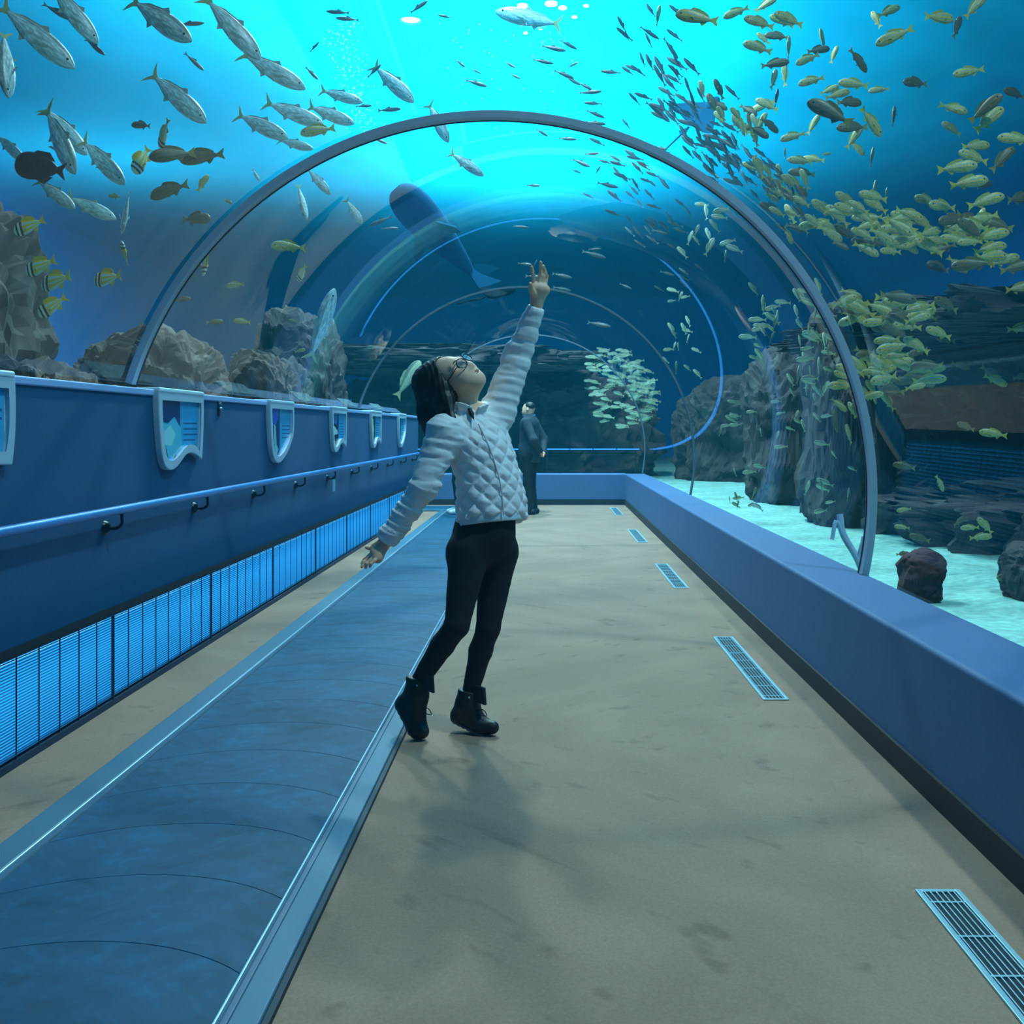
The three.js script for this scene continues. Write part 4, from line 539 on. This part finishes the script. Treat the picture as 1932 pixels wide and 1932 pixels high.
  const jacketD = (x, y, z) => {
    const [cx, cz, a, b] = row(y), s = (x - cx) * side.x + (z - cz) * side.z, f = (x - cx) * fro.x + (z - cz) * fro.z, k = Math.hypot(s / a, f / b), ang = Math.atan2(s / a, f / b);
    let d = smax((k - 1) * Math.min(a, b) * 0.92, y - rows[rows.length - 2][0], 0.01);
    const hemLift = 0.035 * Math.cos(ang - 0.35) - 0.018;              // the hem rides up at the back and hangs at the open front
    d = smax(d, hemY + hemLift - y, 0.012);
    const w = ang * 0.145, fold = 0.5 + 0.5 * Math.sin(y * 3 + 1), h1 = (w + y) / 0.078, h2 = (w - y) / 0.078, r1 = Math.abs(h1 - Math.round(h1)), r2 = Math.abs(h2 - Math.round(h2));
    if (d < 0.05) { const pf = 1 - Math.min(1, Math.min(r1, r2) * 2.6); d += 0.010 * pf * pf - 0.003; d += 0.016 * fbm(w * 7 + y * 5, y * 20 - w * 9, 2, 3) * (0.5 + fold * 0.6); }
    const dr = sleeveR(x, y, z), dl = sleeveL(x, y, z); let r = dr, l = dl;
    if (dr < 0.05) { const q = along([x, y, z], Rs, Re) + (along([x, y, z], Re, Rw) > 0 ? along([x, y, z], Re, Rw) : 0); const c = (x - z) * 5; r += 0.020 * fbm(q * 30 + c * 0.9, c, 4.3, 3) + 0.006 * fbm(x * 14, y * 14, z * 14, 2); }
    if (dl < 0.05) { const q = along([x, y, z], Ls, Lw); const c = (x + z) * 5; l += 0.019 * fbm(q * 28 - c * 0.9, c, 8.1, 3) + 0.006 * fbm(x * 14, y * 14, z * 14, 2); }
    r = smax(r, along([x, y, z], Rw, [Rw[0] + cuffR.x, Rw[1] + cuffR.y, Rw[2] + cuffR.z]) - 0.004, 0.008); l = smax(l, along([x, y, z], Lw, [Lw[0] + cuffL.x, Lw[1] + cuffL.y, Lw[2] + cuffL.z]) + 0.004, 0.008);
    return smin(smin(d, l, 0.045), r, 0.03);
  };
  const nb = V(...neck), collarAxis = V(...H.world([0, -0.07, -0.01])).sub(nb).setY(0.09).normalize();
  const collarD = (x, y, z) => { const p = V(x, y, z).sub(nb), h = p.dot(collarAxis), q = p.addScaledVector(collarAxis, -h), rad = q.length(), ang = Math.atan2(q.dot(side), q.dot(fro)), open = Math.abs(ang - 0.2); const target = 0.074 + Math.max(0, h) * (open < 0.9 ? 0.55 : 0.15); return Math.max(Math.abs(rad - target) - 0.007, h - 0.045 + 0.02 * Math.exp(-Math.pow((ang - 0.2) / 0.4, 2)), -0.05 - h, open < 0.16 ? 0.16 * 0.07 - open * 0.07 : -1); };
  const jacket = part('jacket', surface((x, y, z) => smax(smin(jacketD(x, y, z), collarD(x, y, z), 0.012), -(neckD(x, y, z) - 0.006), 0.004), [-0.76, 0.80, -0.32], [0.44, 2.0, 0.34], 0.0062), std({ color: 0xeceae8, roughness: 0.6 }), t);
  const hem = []; for (let i = 0; i <= 8; i++) { const y = lerp(J(0, 968)[1], J(0, 800)[1], i / 8), [cx, cz, a, b] = row(y), A = 0.25; hem.push([cx + side.x * Math.sin(A) * (a + 0.004) + fro.x * Math.cos(A) * (b + 0.004), y, cz + side.z * Math.sin(A) * (a + 0.004) + fro.z * Math.cos(A) * (b + 0.004)]); }
  part('zip', tube(hem, 0.003, 40, 6), std({ color: 0xc9ccd2, roughness: 0.5 }), jacket);
  const shirtD = (x, y, z) => { const [cx, cz, a, b] = row(y), s = (x - cx) * side.x + (z - cz) * side.z, f = (x - cx) * fro.x + (z - cz) * fro.z, k = Math.hypot(s / (a - 0.014), f / (b - 0.008)), ang = Math.atan2(s / a, f / b); return Math.max((k - 1) * 0.1, hemY - 0.028 + 0.02 * Math.cos(ang) - y, y - hemY - 0.06); };
  part('shirt_hem', surface(shirtD, [-0.2, 0.80, -0.3], [0.44, 1.06, 0.3], 0.008), std({ color: 0xcfdfe2, roughness: 0.8 }), t);
  // leggings
  const back = V(-0.67, 0, -0.74), bum = (p) => [p[0] + back.x * 0.018, p[1] - 0.01, p[2] + back.z * 0.018], mid = (a, b, k) => a.map((q, i) => lerp(q, b[i], k)), calf = (k, a) => { const p = mid(k, a, 0.34); return [p[0] + back.x * 0.008, p[1], p[2] + back.z * 0.008]; };
  const legOf = (h, k, a) => blend([cone(h, k, 0.086, 0.052), cone(k, calf(k, a), 0.051, 0.050), cone(calf(k, a), a, 0.050, 0.036)], 0.014);
  const legs = blend([cone(J(922, 935, 4.57), pelvis, 0.125, 0.128), cone(pelvis, bum(Rh), 0.118, 0.088), cone(pelvis, bum(Lh), 0.118, 0.088), legOf(Rh, Rk, Ra), legOf(Lh, Lk, La)], 0.035);
  part('leggings', surface((x, y, z) => { const d = smax(legs(x, y, z), y - hemY - 0.05, 0.01); return d < 0.03 ? d + 0.003 * fbm(x * 12, y * 26, z * 12, 2) : d; }, [-0.45, 0.05, -0.36], [0.42, 1.06, 0.36], 0.008), std({ color: 0x0c0f16, roughness: 0.85 }), t);
  // boots
  const leather = std({ color: 0x14161b, roughness: 0.55 }), soleM = std({ color: 0x555c66, roughness: 0.8 }), laceM = std({ color: 0x0c0d10, roughness: 0.8 });
  function boot(ankle, heel, ball, toe, top) {
    const sole = (p) => p, out = V(...ball).sub(V(...heel)).normalize(), upv = V(...ankle).sub(V(...heel)); upv.addScaledVector(out, -upv.dot(out)).normalize();
    const U = (p, k, f = 0) => [p[0] + upv.x * k + out.x * f, p[1] + upv.y * k + out.y * f, p[2] + upv.z * k + out.z * f];
    const upper = blend([cone(top, ankle, 0.051, 0.048), cone(ankle, U(heel, 0.036), 0.050, 0.040), cone(ankle, U(ball, 0.036), 0.047, 0.036), cone(U(heel, 0.034), U(ball, 0.032), 0.038, 0.038), cone(U(ball, 0.032), U(toe, 0.028, -0.022), 0.038, 0.029)], 0.02);
    const lowD = (x, y, z) => (x - heel[0]) * upv.x + (y - heel[1]) * upv.y + (z - heel[2]) * upv.z;
    const lo = [0, 1, 2].map((i) => Math.min(top[i], heel[i], toe[i], ankle[i]) - 0.08), hi = [0, 1, 2].map((i) => Math.max(top[i], heel[i], toe[i], ankle[i]) + 0.08);
    const g = part('boot', surface((x, y, z) => { const d = smax(upper(x, y, z), 0.010 - lowD(x, y, z), 0.006), topCut = along([x, y, z], ankle, top) - len3(sub(top, ankle)) + 0.0; return smax(d + 0.0015 * fbm(x * 40, y * 40, z * 40, 2), topCut, 0.006); }, lo, hi, 0.0055), leather, t);
    const soleD = blend([cone(U(heel, 0.030), U(ball, 0.030), 0.043, 0.043), cone(U(ball, 0.030), U(toe, 0.026, -0.022), 0.043, 0.034)], 0.02);
    part('sole', surface((x, y, z) => { const h = lowD(x, y, z), tread = 0.006 * Math.max(0, Math.sin(((x - heel[0]) * out.x + (y - heel[1]) * out.y + (z - heel[2]) * out.z) * 260)) * (h < 0.006 ? 1 : 0); return Math.max(soleD(x, y, z), h - 0.016, -h + tread); }, lo, hi, 0.005), soleM, g);
    for (let i = 0; i < 4; i++) { const k = i / 4, a = mid(U(ball, 0.066, -0.01), mid(ankle, top, 0.1), k), n = out.clone().multiplyScalar(0.040 * k).addScaledVector(upv, 0.006), sd = upv.clone().cross(out).multiplyScalar(0.022); part('lace', tube([[a[0] + n.x - sd.x, a[1] + n.y - sd.y - 0.006, a[2] + n.z - sd.z], [a[0] + n.x, a[1] + n.y + 0.004, a[2] + n.z], [a[0] + n.x + sd.x, a[1] + n.y + sd.y - 0.006, a[2] + n.z + sd.z]], 0.0026, 10, 5), laceM, g); }
    const b0 = U(mid(ankle, ball, 0.35), 0.03, 0.02); part('lace', tube([[b0[0], b0[1], b0[2] + 0.02], [b0[0] + 0.03, b0[1] + 0.012, b0[2] + 0.04], [b0[0] + 0.045, b0[1] - 0.012, b0[2] + 0.045], [b0[0] + 0.01, b0[1] - 0.012, b0[2] + 0.03]], 0.0022, 18, 5), laceM, g);
    const fl = mid(ankle, top, 0.75), flap = new THREE.Shape(); flap.moveTo(0, 0.045); flap.lineTo(0.052, 0.038); flap.lineTo(0.058, -0.03); flap.lineTo(0.02, -0.022); flap.lineTo(0, 0.0);
    part('folded_cuff', new THREE.ExtrudeGeometry(flap, { depth: 0.012, bevelEnabled: true, bevelSize: 0.003, bevelThickness: 0.003, bevelSegments: 2 }).rotateY(-0.55).translate(fl[0] + 0.028, fl[1], fl[2] + 0.03), leather, g);
    part('snap_button', new THREE.SphereGeometry(0.006, 10, 8).translate(fl[0] + 0.004, fl[1] - 0.005, fl[2] + 0.0525), std({ color: 0xb8c4cc, roughness: 0.25, metalness: 0.8 }), g);
  }
  const G = (u, v, y, d) => { const p = at(u, v, d); return sub([p.x, y, p.z], base); };
  boot([Ra[0] - 0.004, Ra[1] - 0.045, Ra[2]], J(753, 1336, 4.55), [J(777, 1376, 4.55)[0], 0.032, J(777, 1376, 4.55)[2] + 0.02], [J(795, 1386, 4.55)[0], 0.004, J(795, 1386, 4.55)[2] + 0.05], [Ra[0] + 0.004, Ra[1] + 0.035, Ra[2]]);
  boot([La[0] - 0.012, 0.12, La[2]], G(864, 1360, 0.035, 4.64), G(902, 1378, 0.003, 4.60), G(934, 1384, 0.003, 4.56), [La[0] - 0.002, La[1] + 0.015, La[2]]);
}

/* two visitors at the far end */
function visitor(label, base, turn, o) {
  const t = thing('person', label, 'person', base); t.rotation.y = turn;                 // faces +x before the turn; right side towards +z
  const j = o.j, H = frame3([0.03, 1.62, 0], [1, -0.05, 0.08], [0, 1, 0]);
  const Rs = [0, 1.43, 0.19], Ls = [0, 1.43, -0.19], hips = [0, 0.94, 0], Rh = [0, 0.9, 0.09], Lh = [0, 0.9, -0.09], Rk = [0.02, 0.5, 0.10], Lk = [0.0, 0.5, -0.10], Ra = [-0.02, 0.09, 0.11], La = [-0.03, 0.09, -0.11];
  const Re = [-0.14, 1.16, 0.27], Le = [-0.14, 1.16, -0.27], Rw = [-0.19, 0.97, 0.10], Lw = [-0.19, 0.99, -0.08];
  const headD = (x, y, z) => smin(headShape(...H.local(x, y, z)), cone([-0.02, 1.46, 0], [0, 1.56, 0], 0.055, 0.05)(x, y, z), 0.03);
  const hands = blend([cone(Rw, [-0.20, 0.93, 0.05], 0.03, 0.03), cone([-0.20, 0.93, 0.05], [-0.20, 0.90, 0.0], 0.014, 0.01), cone([-0.21, 0.92, 0.04], [-0.215, 0.89, -0.01], 0.012, 0.01), cone([-0.19, 0.93, 0.03], [-0.185, 0.90, -0.02], 0.012, 0.009), cone(Lw, [-0.20, 0.95, -0.03], 0.03, 0.028), cone([-0.20, 0.95, -0.03], [-0.19, 0.955, 0.03], 0.012, 0.01)], 0.012);
  const core = blend([cone([0, 1.48, 0], hips, 0.08, 0.09), cone(Rs, Re, 0.04, 0.035), cone(Re, Rw, 0.035, 0.026), cone(Ls, Le, 0.04, 0.035), cone(Le, Lw, 0.035, 0.026), cone(Rs, Ls, 0.05, 0.05), cone(hips, Rk, 0.07, 0.045), cone(hips, Lk, 0.07, 0.045), cone(Rk, Ra, 0.045, 0.03), cone(Lk, La, 0.045, 0.03)], 0.04);
  part('body', mergeGeometries([surface(core, [-0.35, 0, -0.4], [0.3, 1.6, 0.4], 0.02), surface(headD, [-0.14, 1.42, -0.13], [0.2, 1.78, 0.13], 0.006), surface(hands, [-0.28, 0.84, -0.16], [-0.12, 1.03, 0.2], 0.006)]), skinMat, t);
  const hairD = (x, y, z) => { const l = H.local(x, y, z); return smax(ell([0, 0.042, -0.026], [0.08, 0.086, 0.094])(...l), l[2] - 0.045 + (l[1] < 0.06 ? (0.06 - l[1]) * 1.2 : 0), 0.015); };
  part('hair', surface((x, y, z) => Math.max(hairD(x, y, z), -(headShape(...H.local(x, y, z)) - 0.002)), [-0.14, 1.5, -0.13], [0.2, 1.8, 0.13], 0.006), hairMat, t);
  const coat = blend([cone([0, 1.40, 0.05], [0, 1.40, -0.05], 0.13, 0.13), cone([0.01, 1.38, 0], [0.01, 1.0, 0], 0.15, 0.16), cone([0.01, 1.0, 0.03], [0.0, 0.84, 0.03], 0.155, 0.15), cone([0.01, 1.0, -0.03], [0.0, 0.84, -0.03], 0.155, 0.15), cone(Rs, Re, 0.078, 0.062), cone(Re, Rw, 0.062, 0.046), cone(Ls, Le, 0.078, 0.062), cone(Le, Lw, 0.062, 0.046), cone([-0.01, 1.48, 0], [0, 1.52, 0], 0.08, 0.072)], 0.04);
  const c = part('jacket', surface((x, y, z) => smax(coat(x, y, z) + 0.008 * fbm(x * 7, y * 9, z * 7, 2), 0.80 - y, 0.02), [-0.34, 0.76, -0.42], [0.3, 1.62, 0.42], 0.013), std({ color: o.coat, roughness: 0.8 }), t);
  if (o.badge) part('badge', rbox(0.10, 0.16, 1.28, 1.31, 0.135, 0.142, 0.002), std({ color: 0xd8e4e8, roughness: 0.5 }), c);
  if (o.scarf) part('scarf', new THREE.TorusGeometry(0.075, 0.022, 10, 24).rotateX(Math.PI / 2 - 0.25).translate(0.01, 1.53, 0), std({ color: o.scarf, roughness: 0.8 }), t);
  const legs = blend([cone([0, 0.93, 0.0], Rh, 0.13, 0.105), cone([0, 0.93, 0], Lh, 0.13, 0.105), cone(Rh, Rk, 0.1, 0.075), cone(Rk, Ra, 0.075, 0.066), cone(Lh, Lk, 0.1, 0.075), cone(Lk, La, 0.075, 0.066)], 0.03);
  part('trousers', surface((x, y, z) => smax(legs(x, y, z), 0.05 - y, 0.01), [-0.25, 0.03, -0.3], [0.25, 1.08, 0.3], 0.013), std({ color: 0x0d1118, roughness: 0.85 }), t);
  for (const a of [Ra, La]) part('shoe', surface((x, y, z) => smax(blend([cone([a[0] - 0.05, 0.045, a[2]], [a[0] + 0.08, 0.045, a[2]], 0.05, 0.047), cone([a[0] + 0.08, 0.045, a[2]], [a[0] + 0.17, 0.035, a[2]], 0.047, 0.036), cone(a, [a[0], 0.05, a[2]], 0.055, 0.05)], 0.02)(x, y, z), 0.004 - y, 0.004), [a[0] - 0.13, -0.01, a[2] - 0.08], [a[0] + 0.24, 0.16, a[2] + 0.08], 0.008), std({ color: o.shoe, roughness: 0.6 }), t);
}
{ const p = at(1000, 970, 16.5); visitor('person in a dark grey jacket standing with hands clasped behind the back', [p.x, 0, p.z], Math.PI - 0.3, { coat: 0x2b3a42, badge: true, scarf: 0x2a5f8c, shoe: 0x101216 }); }
{ const p = at(866, 972, 16.35); visitor('person in dark clothes and pale shoes mostly hidden behind the woman\'s jacket', [p.x, 0.016, p.z], Math.PI + 0.2, { coat: 0x10151c, shoe: 0xc9d6da }); }

renderer.render(scene, camera);
